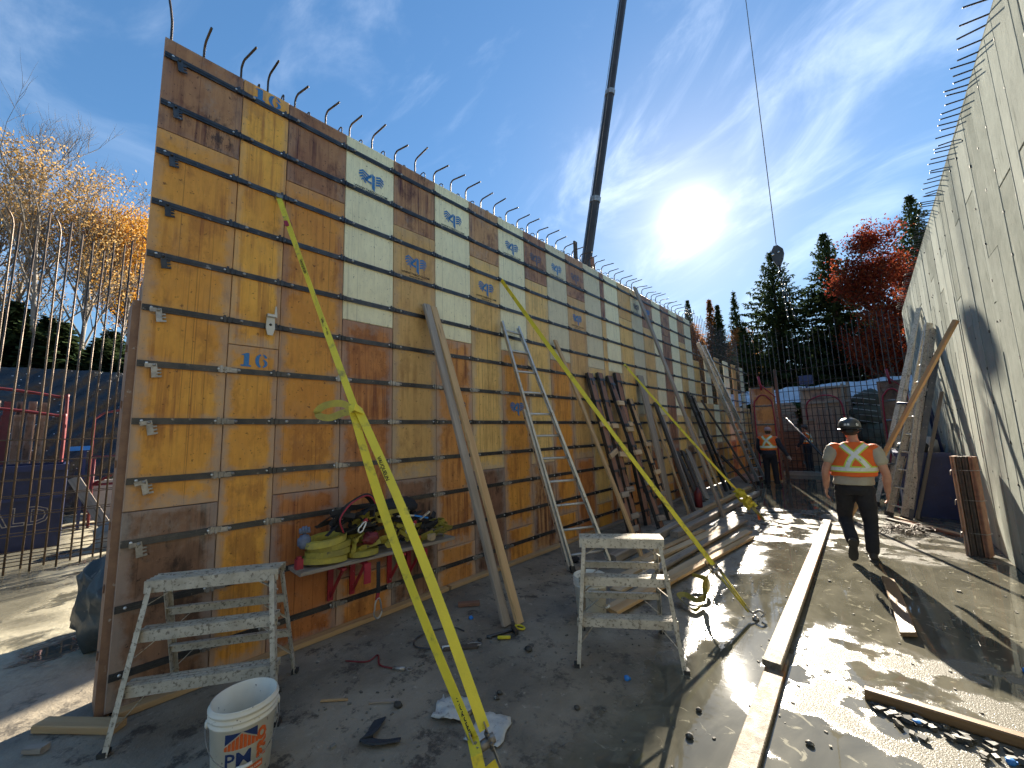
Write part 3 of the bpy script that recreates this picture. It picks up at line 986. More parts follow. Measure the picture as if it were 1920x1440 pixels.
for mname, bold, dx in (('steel_raw', .012, .034), ('blue_paint', -.002, .038)):
    vs, fs = curve_mesh('NALD', .42, bold, 'LEFT')
    bb = MB()
    bb.add([(x1 + dx, -1.25 + p.x * .92, .42 + p.y) for p in vs], fs)
    bb.build('lettering', M[mname], sk)

# rack of stacked form slats
rk = thing('slat_rack', 'red tube rack full of upright rusty form slats above the blue skip', 'rack', (-13.3, -1.6, 0))
for t, (x_, z0, z1) in enumerate([(-13.5, 1.3, 2.72), (-13.25, .6, 2.42)]):
    for i in range(16):
        y = -3.0 + i * .165
        b = MB()
        b.box((x_, y, (z0 + z1) / 2), (.10, .11, z1 - z0 + (i % 3) * .02))
        b.box((x_ + .055, y - .05, (z0 + z1) / 2), (.02, .016, z1 - z0))
        b.build('form_slat', PM['dark'] if i % 4 else M['red_dark'], rk)
for (x_, z) in [(-13.35, 2.85), (-13.05, 2.42)]:
    b = MB()
    b.tube(bez([(x_, -3.1, .1), (x_, -3.1, z - .15), (x_, -2.9, z), (x_, -1.6, z + .16), (x_, -.35, z), (x_, -.2, z - .18), (x_, -.2, .1)], 6), .03, 7)
    b.build('arch', M['red_dark'], rk)
b = MB()
b.box((-13.3, -1.6, .3), (.5, 2.9, .5))
b.build('base', M['red_dark'], rk)
b = MB()
b.beam((-12.6, -.1, 1.69), (-12.6, .25, 1.70), .05, .09)
b.build('blue_bar', M['blue_bright'], rk)
b = MB()
for y in (-1.8, .15):
    b.beam((-12.6, y, .0), (-12.6, y, 1.64), .05, .05, up=(1, 0, 0))
b.build('bar_post', M['blue_paint'], rk)

sc_ = thing('scaffold_frame', 'red tube frame standing in front of the black plastic sheeting', 'frame', (-13.2, 1.2, 0))
for (pth) in [[(-13.2, .25, 0), (-13.2, .25, 2.35), (-13.2, .40, 2.5), (-13.2, 1.2, 2.72), (-13.2, 2.1, 2.5), (-13.2, 2.2, 2.3), (-13.2, 2.2, 0)], [(-12.7, .3, 0), (-12.7, .3, 1.5)], [(-12.7, 2.0, 0), (-12.7, 2.0, 1.5)], [(-12.7, .3, 1.5), (-12.7, 2.0, 1.5)], [(-12.7, .3, .9), (-12.7, 2.0, .9)], [(-12.7, .3, .9), (-12.7, 1.2, 1.5)], [(-12.7, 1.2, 1.5), (-12.7, 2.0, .9)], [(-13.2, .25, 1.5), (-12.7, .3, 1.5)], [(-13.2, 2.2, 1.5), (-12.7, 2.0, 1.5)], [(-12.7, .75, .1), (-12.7, .75, 1.5)], [(-12.7, 1.6, .1), (-12.7, 1.6, 1.5)]]:
    b = MB()
    b.tube(pth, .026, 6)
    b.build('tube', M['red_dark'], sc_)
for k, (y, z, h) in enumerate([(.6, .5, .9), (1.3, .45, .8), (1.9, .4, .7)]):
    b = MB()
    b.box((-13.5, y, z), (.12, .5, h))
    tag(b.build('foam_board', pm('foam_%d' % k, (.5, .5, .47), (.4, .4, .38), .7), None, (-13.5, y, 0)), 'pale foam board set upright behind the red tube frame', 'board', 'pale boards behind the red frame')
plank('leaning_board', (-10.2, .62, .0), (-10.9, .02, 1.16), .16, .04, M['wood_grey'], up=(1, 0, 0), label='grey board leaning against the end of the blue skip', cat='board')
def lump(name, c, r, mat, label, cat, amp=.25, fr=3.0, seg=18, parent=None, zmin=0.0):
    vs, fs = [], []
    nu, nv = seg, seg // 2
    for j in range(nv + 1):
        for i in range(nu):
            th, ph = 2 * pi * i / nu, pi * j / nv
            d = V((sin(ph) * cos(th), sin(ph) * sin(th), cos(ph)))
            k_ = 1 + amp * (noise.noise(d * fr + V(c)) + .5 * noise.noise(d * fr * 2.3 + V(c)) + .3 * abs(noise.noise(d * fr * 4 + V(c))))
            p = V(c) + V((d.x * r[0], d.y * r[1], d.z * r[2])) * k_
            p.z = max(p.z, zmin)
            vs.append(p)
    for j in range(nv):
        for i in range(nu):
            fs.append((j * nu + i, (j + 1) * nu + i, (j + 1) * nu + (i + 1) % nu, j * nu + (i + 1) % nu))
    bb = MB()
    bb.add(vs, fs, 0, True)
    o = bb.build(name, mat, parent, None if parent else (c[0], c[1], zmin))
    if label:
        tag(o, label, cat)
    return o
M['tarp_dark'] = pm('tarp_dark', (.030, .036, .036), (.05, .055, .052), .4, 0, 4, spots=(.16, .15, .13), spot_sc=10, bump=.6, bsc=12, rnd=0)
M['sheet_grey'] = pm('sheet_grey', (.34, .34, .33), (.24, .24, .23), .55, 0, 3, bump=.5, bsc=8)
lump('tarp_heap', (-5.25, .36, .30), (.52, .26, .40), M['tarp_dark'], 'dark crumpled tarpaulin bunched at the free end of the formwork wall', 'tarpaulin', .35, 2.2, 30)
lump('sheet_heap', (-10.0, .75, .1), (.35, .45, .35), M['sheet_grey'], 'grey crumpled sheet lying at the foot of the rebar cage', 'sheet', .35, 2.5, 24)
plank('scrap_board', (-6.9, -.75, .02), (-6.5, -.55, .02), .12, .03, M['pine'], label='short yellow board lying on the sunlit concrete by the rebar cage', cat='board')

# ------------------------------------------------------------------ far end of the pit
mat_ = thing('end_rebar_mat', 'wide mesh of dark reinforcing bars across the far end of the pit', 'rebar', (-1.4, 17, 0))
x = -3.7
while x < .85:
    b = MB()
    b.tube([(x, 17, .0), (x + rc.uniform(-.02, .02), 17, 5.1 + rc.uniform(-.25, .2))], .0115, 5)
    b.build('vertical_bar', M['rebar'], mat_)
    x += .15
for z in (.25, .5, .75, 1.0, 1.25, 1.5, 1.75, 2.0, 2.3, 2.6, 2.9, 3.2, 3.65):
    b = MB()
    b.tube([(-3.75, 16.98, z), (-1.4, 16.98, z + rc.uniform(-.03, .03)), (.88, 16.98, z)], .010, 5)
    b.build('horizontal_bar', M['rebar'], mat_)
b = MB()
b.box((-1.4, 17, .06), (4.5, .3, .12))
b.build('kicker', CM[1], mat_)

def red_form(name, c, wd, dp, h, label, yaw, panel='rust'):
    t = thing(name, label, 'form panel', c)
    cx, cy = c[0], c[1]
    ca, sa = cos(yaw), sin(yaw)
    def T(x, y, z):
        return V((cx + x * ca - y * sa, cy + x * sa + y * ca, z))
    R3 = Matrix.Rotation(yaw, 3, 'Z')
    nz = 5
    for k in range(nz):
        bb = MB()
        z0, z1 = h * k / nz + .012, h * (k + 1) / nz - .012
        bb.box(T(0, 0, (z0 + z1) / 2), (wd, .03, z1 - z0), R3)
        bb.build('plywood_face', PM[panel], t)
        bb = MB()
        bb.box(T(0, -.022, h * (k + 1) / nz - .02), (wd, .02, .04), R3)
        bb.build('steel_bar', M['steel_dark'], t)
    for s in (-1, 1):
        bb = MB()
        bb.box(T(s * (wd / 2 + .03), dp * .15, h / 2), (.05, dp * .3, h), R3)
        bb.build('edge_post', PM['edge'], t)
    bb = MB()
    bb.tube(bez([T(-wd*.46, -.06, .05), T(-wd*.46, -.06, h - .75), T(-wd*.3, -.06, h - .38), T(0, -.06, h - .25), T(wd*.3, -.06, h - .38), T(wd*.46, -.06, h - .75), T(wd*.46, -.06, .05)], 5), .022, 6)
    bb.build('arch_tube', M['red_paint'], t)
    bb = MB()
    bb.tube([T(wd*.62, dp*.5, .02), T(wd*.62, dp*.5, h - .3), T(wd*.55, dp*.3, h - .05)], .026, 6)
    for z in (.3, .9, 1.5, 2.1, 2.6):
        if z < h:
            bb.tube([T(wd*.52, dp*.1, z), T(wd*.62, dp*.5, z)], .016, 5)
    bb.build('side_ladder', M['red_paint'], t)
    bb = MB()
    bb.tube([T(0, -.02, h - .1), T(-.05, -.02, h + .35)], .035, 6)
    bb.tube([T(-.05, -.02, h + .12), T(.35, -.05, h - .35)], .018, 5)
    bb.build('lift_lug', M['red_paint'], t)
    return t
red_form('brown_form_panel', (-2.62, 14.75, 0), .56, .7, 2.95, 'tall brown form panel with red arched tube frame at the end of the pit', radians(14))
red_form('stained_form_panel', (.42, 16.4, 0), .50, .5, 2.95, 'mud-stained form panel with red tube brace beside the end of the concrete wall', radians(-4), 'dark')
plank('timber_post', (-2.28, 15.4, 0), (-2.32, 15.5, 3.55), .09, .09, M['wood_dark'], up=(0, 1, 0), label='dark upright timber post beside the brown form panel', cat='post')
b = MB()
b.tube([(-2.2, 15.9, 1.95), (-1.0, 13.9, .55)], .03, 7)
b.tube([(-1.0, 13.9, .55), (-.72, 13.45, .02)], .022, 7)
tag(b.build('brace_pole', M['steel_dark'], None, (-.72, 13.45, 0)), 'dark steel brace pole slanting from the brown form panel to the floor', 'brace')

def fold_far(u, v):
    return .9 * noise.noise((u * 1.3, v * 1.1, 9)) + .6 * abs(noise.noise((u * 3 + v, v * 3, 2))) + .25 * noise.noise((u * 8, v * 8, 5))
wavy_sheet('silver_tarp', [(-5.5, 21.6, 2.72), (3.6, 21.6, 2.72), (3.7, 22.4, 3.6), (-5.5, 22.4, 3.4)], 120, 16, .10, M['plastic_silver'], fold_far, 'strip of crumpled white and blue plastic along the top of the far bank', 'tarp')
wavy_sheet('silver_tarp', [(-.15, 20.0, .05), (3.2, 20.0, .05), (3.3, 21.5, 2.95), (.15, 21.5, 2.9)], 60, 50, .20, M['plastic_silver'], fold_far, 'crumpled white and blue plastic tarp hanging beside the dark bales', 'tarp')
for i, (x0, x1, z0, z1, mk) in enumerate([(-5.2, -3.4, .0, 2.2, 'wood_dark'), (-3.5, -2.35, .0, 2.6, 'wood_grey'), (-2.9, -2.2, .2, 1.5, 'wood_red')]):
    t = thing('timber_stack', ['stack of dark boards behind the far end of the low formwork', 'stack of grey boards behind the far rebar mesh by the brown form panel', 'low stack of reddish boards in front of the grey board stack'][i], 'timber stack', ((x0 + x1) / 2, 19.6 - i * .35, 0))
    z = z0 * 0
    k = 0
    while z < z1:
        plank('board', (x0 + .05 * sin(k * 2.3), 19.6 - i * .35, z + .06), (x1 + .05 * cos(k * 1.7), 19.6 - i * .35, z + .06), .28, .11, M[mk], t, seed=k)
        z += .125
        k += 1

cr_ = thing('timber_shutter', 'timber-framed plywood shutter standing behind the far rebar mesh', 'shutter', (-1.35, 19.2, 0))
b = MB(); b.box((-1.35, 19.25, 1.65), (1.5, .03, 3.0)); b.build('sheet', PM['brown'], cr_)
for (p, q) in [((-2.08, 19.2, .05), (-2.08, 19.2, 3.2)), ((-1.35, 19.2, .05), (-1.35, 19.2, 3.15)), ((-.66, 19.2, .05), (-.66, 19.2, 3.25)), ((-.82, 19.15, .05), (-.82, 19.15, 3.2)), ((-2.1, 19.17, 3.08), (-.6, 19.17, 3.1)), ((-2.1, 19.17, 2.55), (-.6, 19.17, 2.55)), ((-2.1, 19.17, 1.9), (-.6, 19.17, 1.9))]:
    plank('batten', p, q, .09, .05, M['wood_grey'], cr_, up=(0, 1, 0))
b = MB()
b.tube(bez([(-1.95, 18.9, 1.9), (-1.9, 18.9, 2.55), (-1.4, 18.9, 2.8), (-.95, 18.9, 2.6), (-.85, 18.9, 1.9), (-.85, 18.9, .1)], 5), .03, 6)
b.build('red_arch', M['red_paint'], cr_)
st_ = thing('slat_stack', 'stack of rusty upright form slats behind the far rebar mesh', 'slats', (-1.35, 18.4, 0))
for i in range(11):
    b = MB()
    b.box((-1.66 + i * .06, 18.4 + (i % 2) * .03, 1.12), (.045, .12, 2.2 + (i % 3) * .05))
    b.build('form_slat', PM['dark'] if i % 3 else PM['brown'], st_)
b = MB(); b.box((-1.9, 19.4, 3.48), (.42, .3, .34)); b.box((-1.9, 19.24, 3.5), (.36, .02, .26))
b.box((-1.9, 19.4, 3.24), (.06, .06, .16))
tag(b.build('dark_box', M['blue_paint'], None, (-1.9, 19.4, 3.15)), 'small dark box set on top of the timber shutter', 'box')
for i, (x, z, r) in enumerate([(-.2, .55, .5), (-.1, 1.35, .42), (-.22, 2.05, .4), (-.1, 2.55, .32)]):
    lump('insulation_bale', (x, 19.2, z), (.48, .4, r), pm('bale_%d' % i, (.05, .055, .04), (.10, .095, .07), .8, 0, 4, bump=.6, bsc=9), ['dark lumpy bale at the bottom of the stack by the silver tarp', 'dark lumpy bale, second up in the stack by the silver tarp', 'dark lumpy bale, third up in the stack by the silver tarp', 'small dark bale on top of the stack by the silver tarp'][i], 'bale', .3, 2.5, 20)
for i in range(6):
    z = 1.75 + i * .2
    b = MB(); b.tube([(-.62, 18.65, z + .1), (.05 + .1 * (i % 2), 18.7, z - .05)], .014, 5)
    tag(b.build('steel_rod', M['steel_raw'], None, (-.3, 18.7, 1.6)), 'thin steel rod sticking out from the stack of dark bales', 'rod', 'rods on the bales')

# ------------------------------------------------------------------ crane
crane = thing('mobile_crane', 'dark telescopic crane boom rising behind the formwork wall', 'crane', (-10.0, 13.0, 0))
hookP = V((-2.15, 18.0, 8.3))
tip = V((-2.25, 18.05, 47.5))
P0 = V((-8.27, 14.0, 8.85))
bd = (tip - P0).normalized()
foot = P0 - bd * 7.4
def along(z):
    return P0 + bd * ((z - P0.z) / bd.z)
def boom(name, za, zb, wd):
    bb = MB()
    d_, a_, u_ = frame(bd, (1, 0, 0))
    p0, p1 = along(za), along(zb)
    prof = [(cos(2 * pi * (k + .5) / 8) * wd * .54, sin(2 * pi * (k + .5) / 8) * wd * .6) for k in range(8)]
    vs = [p + a_ * x_ + u_ * y_ for p in (p0, p1) for x_, y_ in prof]
    bb.add(vs, [(k, (k + 1) % 8, 8 + (k + 1) % 8, 8 + k) for k in range(8)] + [tuple(range(7, -1, -1)), tuple(range(8, 16))])
    bb.build(name, M['crane_paint'], crane)
    bb = MB()
    p1b = along(zb - .22)
    vs = [p + a_ * (x_ * 1.13) + u_ * (y_ * 1.13) for p in (p1b, p1) for x_, y_ in prof]
    bb.add(vs, [(k, (k + 1) % 8, 8 + (k + 1) % 8, 8 + k) for k in range(8)] + [tuple(range(7, -1, -1)), tuple(range(8, 16))])
    bb.build('collar', M['steel_raw'], crane)
boom('boom_base', 2.0, 11.65, .36)
boom('boom_section', 11.6, 16.6, .33)
boom('boom_section', 16.5, 26.0, .30)
boom('boom_section', 25.9, 47.2, .26)
b = MB()
b.box((-10.2, 12.6, 1.0), (2.4, 6.0, .9)); b.box((-10.0, 12.8, 2.1), (2.2, 2.6, 1.2))
b.build('carrier', M['crane_paint'], crane)
for (x, y) in [(-11.3, 10.6), (-9.1, 10.6), (-11.3, 12.4), (-9.1, 12.4), (-11.3, 14.8), (-9.1, 14.8)]:
    b = MB(); b.lathe([(.30, -.17), (.55, -.15), (.55, .15), (.30, .17)], (x, y, .55), 18, axis=(1, 0, 0))
    b.build('wheel', M['black_rubber'], crane)
for s in (-1, 1):
    b = MB(); b.tube([along(2.2) + V((s * .09, -.26, .03)), along(46.5) + V((s * .06, -.2, .02))], .012, 5); b.build('hoist_rope', M['cable'], crane)
b = MB(); b.box((tip.x, tip.y - .1, tip.z - .2), (.4, .8, .5)); b.build('boom_head', M['crane_paint'], crane)
hk = thing('hook_block', 'dark crane hook block with ring and chain hanging on a single cable', 'hook block', (hookP.x, hookP.y, hookP.z - .5))
b = MB(); b.tube([(hookP.x, hookP.y, hookP.z + .45), (hookP.x, hookP.y, tip.z - .3)], .016, 5); b.build('cable', M['cable'], hk)
b = MB()
b.prism([(-.08, .40), (.05, .40), (.20, .21), (.215, .04), (.16, -.19), (.05, -.42), (-.05, -.42), (-.16, -.17), (-.20, .09), (-.175, .22)], (hookP.x, hookP.y - .09, hookP.z), (1, 0, 0), (0, 0, 1), (0, .18, 0))
b.build('block', M['crane_paint'], hk)
b = MB()
b.lathe([(.05, -.02), (.05, 0)], (hookP.x - .13, hookP.y - .10, hookP.z + .06), 8, axis=(0, 1, 0)); b.lathe([(.04, -.02), (.04, 0)], (hookP.x + .06, hookP.y - .10, hookP.z + .10), 8, axis=(0, 1, 0))
b.build('bolt', M['bolt'], hk)
b = MB()
b.tube([(hookP.x + .02, hookP.y, hookP.z - .4), (hookP.x + .03, hookP.y, hookP.z - .62)], .04, 6)
b.tube([(hookP.x + .05 + .10 * cos(t * pi / 6), hookP.y, hookP.z - .78 + .16 * sin(t * pi / 6)) for t in range(12)], .022, 6, closed=True)
b.build('ring', M['steel_dark'], hk)
for s in (-1, 1):
    b = MB()
    x0 = hookP.x + .05
    for i in range(13):
        c = V((x0 + s * .03 + .012 * i + s * .006 * i, hookP.y + .02 * s, hookP.z - 1.0 - i * .13))
        if i % 2:
            b.tube([c + V((.03 * cos(t * pi / 4), 0, .085 * sin(t * pi / 4))) for t in range(8)], .013, 5, closed=True)
        else:
            b.tube([c + V((0, .03 * cos(t * pi / 4), .085 * sin(t * pi / 4))) for t in range(8)], .013, 5, closed=True)
    b.build('chain', M['steel_dark'], hk)

# ------------------------------------------------------------------ trees
def leaf_mat(key, c1, c2, tr=.45):
    m, n = new_mat(key)
    co = n('ShaderNodeTexCoord').outputs['Object']
    ge = n('ShaderNodeNewGeometry').outputs['Random Per Island']
    col = n.mix(ge, c1, c2)
    d = n('ShaderNodeBsdfDiffuse', {'Color': col})
    t = n('ShaderNodeBsdfTranslucent', {'Color': col})
    mx = n('ShaderNodeMixShader', {0: tr, 1: d.outputs[0], 2: t.outputs[0]})
    n('ShaderNodeOutputMaterial', {'Surface': mx.outputs[0]})
    return m
M['needles'] = leaf_mat('needles', (.030, .055, .028), (.065, .085, .035), .25)
M['needles_warm'] = leaf_mat('needles_warm', (.17, .095, .035), (.28, .13, .05), .4)
M['maple'] = leaf_mat('maple_leaf', (.15, .020, .018), (.29, .075, .028), .42)
M['rust_leaf'] = leaf_mat('rust_leaf', (.30, .13, .05), (.42, .20, .07), .45)
M['aspen'] = leaf_mat('aspen_leaf', (.62, .36, .05), (.55, .26, .05), .5)
M['aspen_pale'] = leaf_mat('aspen_pale_leaf', (.50, .34, .14), (.40, .25, .10), .5)
M['bark'] = pm('bark', (.10, .08, .065), (.055, .045, .04), .9, 0, 6, bump=.5, bsc=20)
M['bark_pale'] = pm('bark_pale', (.24, .215, .185), (.12, .105, .09), .85, 0, 5, spots=(.05, .045, .04), spot_sc=9, bump=.4, bsc=20)

def spruce(x, y, z0, z1, rad, label, seed, mat='needles', dens=1.0, group=None, low=.12):
    rd = random.Random(seed)
    t = thing('spruce_tree', label, 'tree', (x, y, z0), group)
    H = z1 - z0
    b = MB()
    b.tube([(x, y, z0), (x + rd.uniform(-.1, .1), y, z0 + H * .5), (x, y, z1)], [H * .014 + .05, H * .009 + .02, .015], 7)
    b.build('trunk', M['bark'], t)
    vs, fs = [], []
    def spray(p, d, L, wid):
        """one twig: a flat kite of needles, drooping"""
        d = d.normalized()
        s = d.cross(V((0, 0, 1)))
        s = s.normalized() if s.length > .01 else V((1, 0, 0))
        s = (s + V((0, 0, rd.uniform(-.5, .5)))).normalized()
        o = len(vs)
        vs.extend([p, p + d * L * .45 + s * wid, p + d * L, p + d * L * .45 - s * wid])
        fs.append((o, o + 1, o + 2, o + 3))
    z = z0 + H * low
    while z < z1 - .1:
        f = (z1 - z) / (H * (1 - low))
        R = rad * (f ** .92) * (1 + .12 * sin(z * 2.1 + seed))
        nb = int((5 + 5 * f) * dens)
        a0 = rd.uniform(0, 6.28)
        for i in range(nb):
            a = a0 + 2 * pi * i / nb + rd.uniform(-.25, .25)
            if rd.random() < .08:
                continue
            L = R * rd.uniform(.62, 1.15) + .07
            dx = V((cos(a), sin(a), 0))
            up = .25 - .55 * f
            n_ = max(4, int(L / .12 * dens))
            for k in range(n_):
                u = (k + .6) / n_
                u = u ** .8
                p = V((x, y, z)) + dx * (L * u) + V((0, 0, up * L * u + .22 * L * (u * u - .6 * u) + rd.uniform(-.05, .05)))
                for s in (-1, 1):
                    dd = dx * .75 + V((-dx.y, dx.x, 0)) * s * rd.uniform(.4, 1.1) + V((0, 0, rd.uniform(-.45, .12)))
                    spray(p, dd, rd.uniform(.28, .52) * (1.15 - .35 * u) * (.38 + .75 * min(1, f * 1.6)), rd.uniform(.06, .11) * (.45 + .55 * min(1, f * 2.2)))
                spray(p, V((rd.uniform(-.5, .5), rd.uniform(-.5, .5), -1)), rd.uniform(.18, .36), .07)
        z += (.15 + .11 * f) * rd.uniform(.85, 1.15) * (H / 11) ** .5
    o = len(vs)
    b = MB()
    b.add(vs, fs)
    b.build('crown', M[mat], t, fix=False)
    return t

spruce(-3.95, 30, 2.2, 13.2, 4.3, 'broad dark spruce behind the crane hook block and chain', 1)
spruce(-1.15, 29, 2.2, 13.0, 3.2, 'slender dark spruce between the broad spruce and the red maple', 2)
spruce(2.9, 33, 2.2, 15.4, 3.3, 'tall dark spruce topping the far end of the concrete wall', 3)
spruce(-9.0, 34, 2.4, 12.2, 1.1, 'narrow warm-toned spruce over the end of the low formwork', 4, 'needles_warm')
spruce(-8.2, 33, 2.4, 11.3, 1.0, 'thin green spruce right beside the narrow warm-toned spruce', 5)
spruce(-7.0, 33, 2.4, 12.1, 1.05, 'thin spruce close to the left flank of the broad spruce', 6, dens=.7)
spruce(-11.3, 36, 2.4, 13.2, 1.3, 'small spruce showing over the last hooked bars of the wall', 7, dens=.8)
broadleaf_later = [(-10.3, 34.5, 7.9, 71), (-12.4, 37, 8.6, 72), (-6.3, 32.5, 6.4, 73)]
for i, (x, y, z1, r) in enumerate([(-12.6, 38, 11, 1.7), (-10.2, 35, 9.2, 1.6), (-6.2, 31, 8.8, 1.7), (-2.3, 32, 8.2, 1.8), (.8, 31, 8.6, 1.8), (2.0, 29, 7.8, 1.7), (-5.2, 34, 7.5, 2.0), (4.8, 30, 9, 2), (-8.6, 37, 9.0, 2.2), (-11.5, 40, 10.5, 2.4), (-14.5, 40, 10.0, 2.4), (-2.6, 36, 8.8, 2.3), (-6.8, 38, 9.2, 2.3), (.2, 35, 9.0, 2.3)]):
    spruce(x, y, 2.3, z1, r, 'low dark spruce in the belt of trees behind the far bank', 20 + i, 'needles_warm' if i in (1, 8, 9) else 'needles', .8, 'low spruces behind the far bank', .04)

def broadleaf(name, x, y, z0, H, label, seed, leaf, nleaf, lsize, bark='bark', spread=.5, trunk=.10, levels=4, leafzone=(.0, 1.0), lean=(0, 0), group=None, kids=(7, 5, 5, 4), low=.3, blen=1.0, jit=.16):
    rd = random.Random(seed)
    t = thing(name, label, 'tree', (x, y, z0), group)
    tb, lb = MB(), MB()
    tips = []
    def grow(p, d, L, r, lev):
        n_ = 4 if lev < 2 else 3
        pts, rs = [p.copy()], [r]
        q = p.copy()
        dd = d.copy()
        for k in range(n_):
            dd = (dd + V((rd.uniform(-1, 1), rd.uniform(-1, 1), rd.uniform(-.4, .8))) * (.10 if lev == 0 else .22)).normalized()
            q = q + dd * (L / n_)
            pts.append(q.copy())
            rs.append(r * (1 - .72 * (k + 1) / n_))
        tb.tube(pts, rs, 7 if lev == 0 else (5 if lev == 1 else 3), caps=False)
        if lev >= levels - 1:
            tips.extend(pts[1:])
            return
        for i in range(kids[lev]):
            u = rd.uniform(low if lev == 0 else .2, 1.0)
            k = min(int(u * n_), n_ - 1)
            f = u * n_ - k
            bp = pts[k].lerp(pts[k + 1], f)
            a = rd.uniform(0, 2 * pi)
            side = V((cos(a), sin(a), 0))
            nd = (dd * (1 - spread) + side * spread * rd.uniform(.8, 1.3) + V((0, 0, .35))).normalized()
            grow(bp, nd, L * rd.uniform(.38, .58) * ((1.15 - .5 * u) * blen if lev == 0 else 1), r * (1 - .7 * u) * .55 + .003, lev + 1)
        tips.append(pts[-1])
    grow(V((x, y, z0)), V((lean[0], lean[1], 1)).normalized(), H * .9, trunk, 0)
    tb.build('trunk', M[bark], t, fix=False)
    vs, fs = [], []
    zl, zh = z0 + H * leafzone[0], z0 + H * leafzone[1]
    cand = [p for p in tips if zl <= p.z <= zh] or tips
    for i in range(nleaf):
        p = rd.choice(cand) + V((rd.gauss(0, jit), rd.gauss(0, jit), rd.gauss(0, jit)))
        a = V((rd.uniform(-1, 1), rd.uniform(-1, 1), rd.uniform(-1, 1))).normalized() * lsize * rd.uniform(.6, 1.2)
        c = a.orthogonal().normalized() * lsize * .55
        c = Matrix.Rotation(rd.uniform(0, 6.28), 3, a) @ c
        o = len(vs)
        vs.extend([p - a * .5, p + c * .6, p + a * .5, p - c * .6])
        fs.append((o, o + 1, o + 2, o + 3))
    lb.add(vs, fs)
    lb.build('crown', M[leaf], t, fix=False)
    return t

broadleaf('maple_tree', .95, 26, 2.2, 8.6, 'red autumn maple standing beside the end of the concrete wall', 31, 'maple', 21000, .125, spread=.55, trunk=.11, kids=(34, 8, 5), low=.06, blen=.58, jit=.18)
broadleaf('maple_tree', 2.5, 27.5, 2.2, 7.0, 'smaller dull red maple tucked behind the edge of the concrete wall', 32, 'maple', 9000, .125, spread=.55, trunk=.10, kids=(24, 7, 5), low=.10, blen=.62, jit=.22)
for x, y, H, sd in broadleaf_later:
    broadleaf('autumn_tree', x, y, 2.3, H, {71: 'rust-brown autumn tree behind the thin spruces at the end of the formwork', 72: 'rust-brown autumn tree just over the last cream panels', 73: 'small rust-brown tree at the left foot of the broad spruce'}[sd], sd, 'rust_leaf', 6000, .12, spread=.5, trunk=.09, kids=(20, 6, 5), low=.1, blen=.6, jit=.2)
for i, (x, y, H, lab, leaf, nl, sd) in enumerate([
    (-18.6, -1.05, 7.6, 'bare pale-barked tree with a few leaves, straight above the rebar cage', 'aspen_pale', 4200, 41),
    (-20.5, -2.35, 7.2, 'bare tree at the edge of the row behind the black sheeting', 'aspen_pale', 2600, 42),
    (-20.0, .75, 7.2, 'tree with thick yellow autumn leaves against the formwork wall edge', 'aspen', 17000, 43),
    (-19.0, -.25, 7.3, 'thin bare tree between the pale-barked tree and the yellow one', 'aspen_pale', 4200, 44),
    (-21.5, 1.6, 6.8, 'tree with orange leaves mostly hidden by the formwork wall', 'aspen', 5000, 45),
    (-22.5, -1.9, 7.6, 'bare slanting tree at the back of the row above the sheeting', 'aspen_pale', 3000, 46)]):
    broadleaf('aspen_tree', x, y, 3.4, H, lab, sd, leaf, nl, .085, 'bark_pale' if i != 4 else 'bark', spread=.42, trunk=.075, levels=4, leafzone=(.2, 1.0), lean=(.0, .08 * (i % 2)), kids=(14, 8, 6), low=.15)
for i, (x, y, z1, r) in enumerate([(-18.6, -2.6, 5.9, 1.0), (-18.9, -1.5, 6.3, 1.0), (-18.4, -.55, 5.7, .9), (-18.8, .35, 5.4, .9), (-19.3, 1.2, 5.2, 1.0), (-18.5, 2.1, 5.6, 1.0), (-20.2, -.9, 6.2, 1.2), (-20.2, .6, 6.0, 1.2)]):
    spruce(x, y, 3.4, z1, r, 'low dark conifer in the hedge above the black plastic sheeting', 60 + i, 'needles', 1.3, 'conifers above the black sheeting', .0)

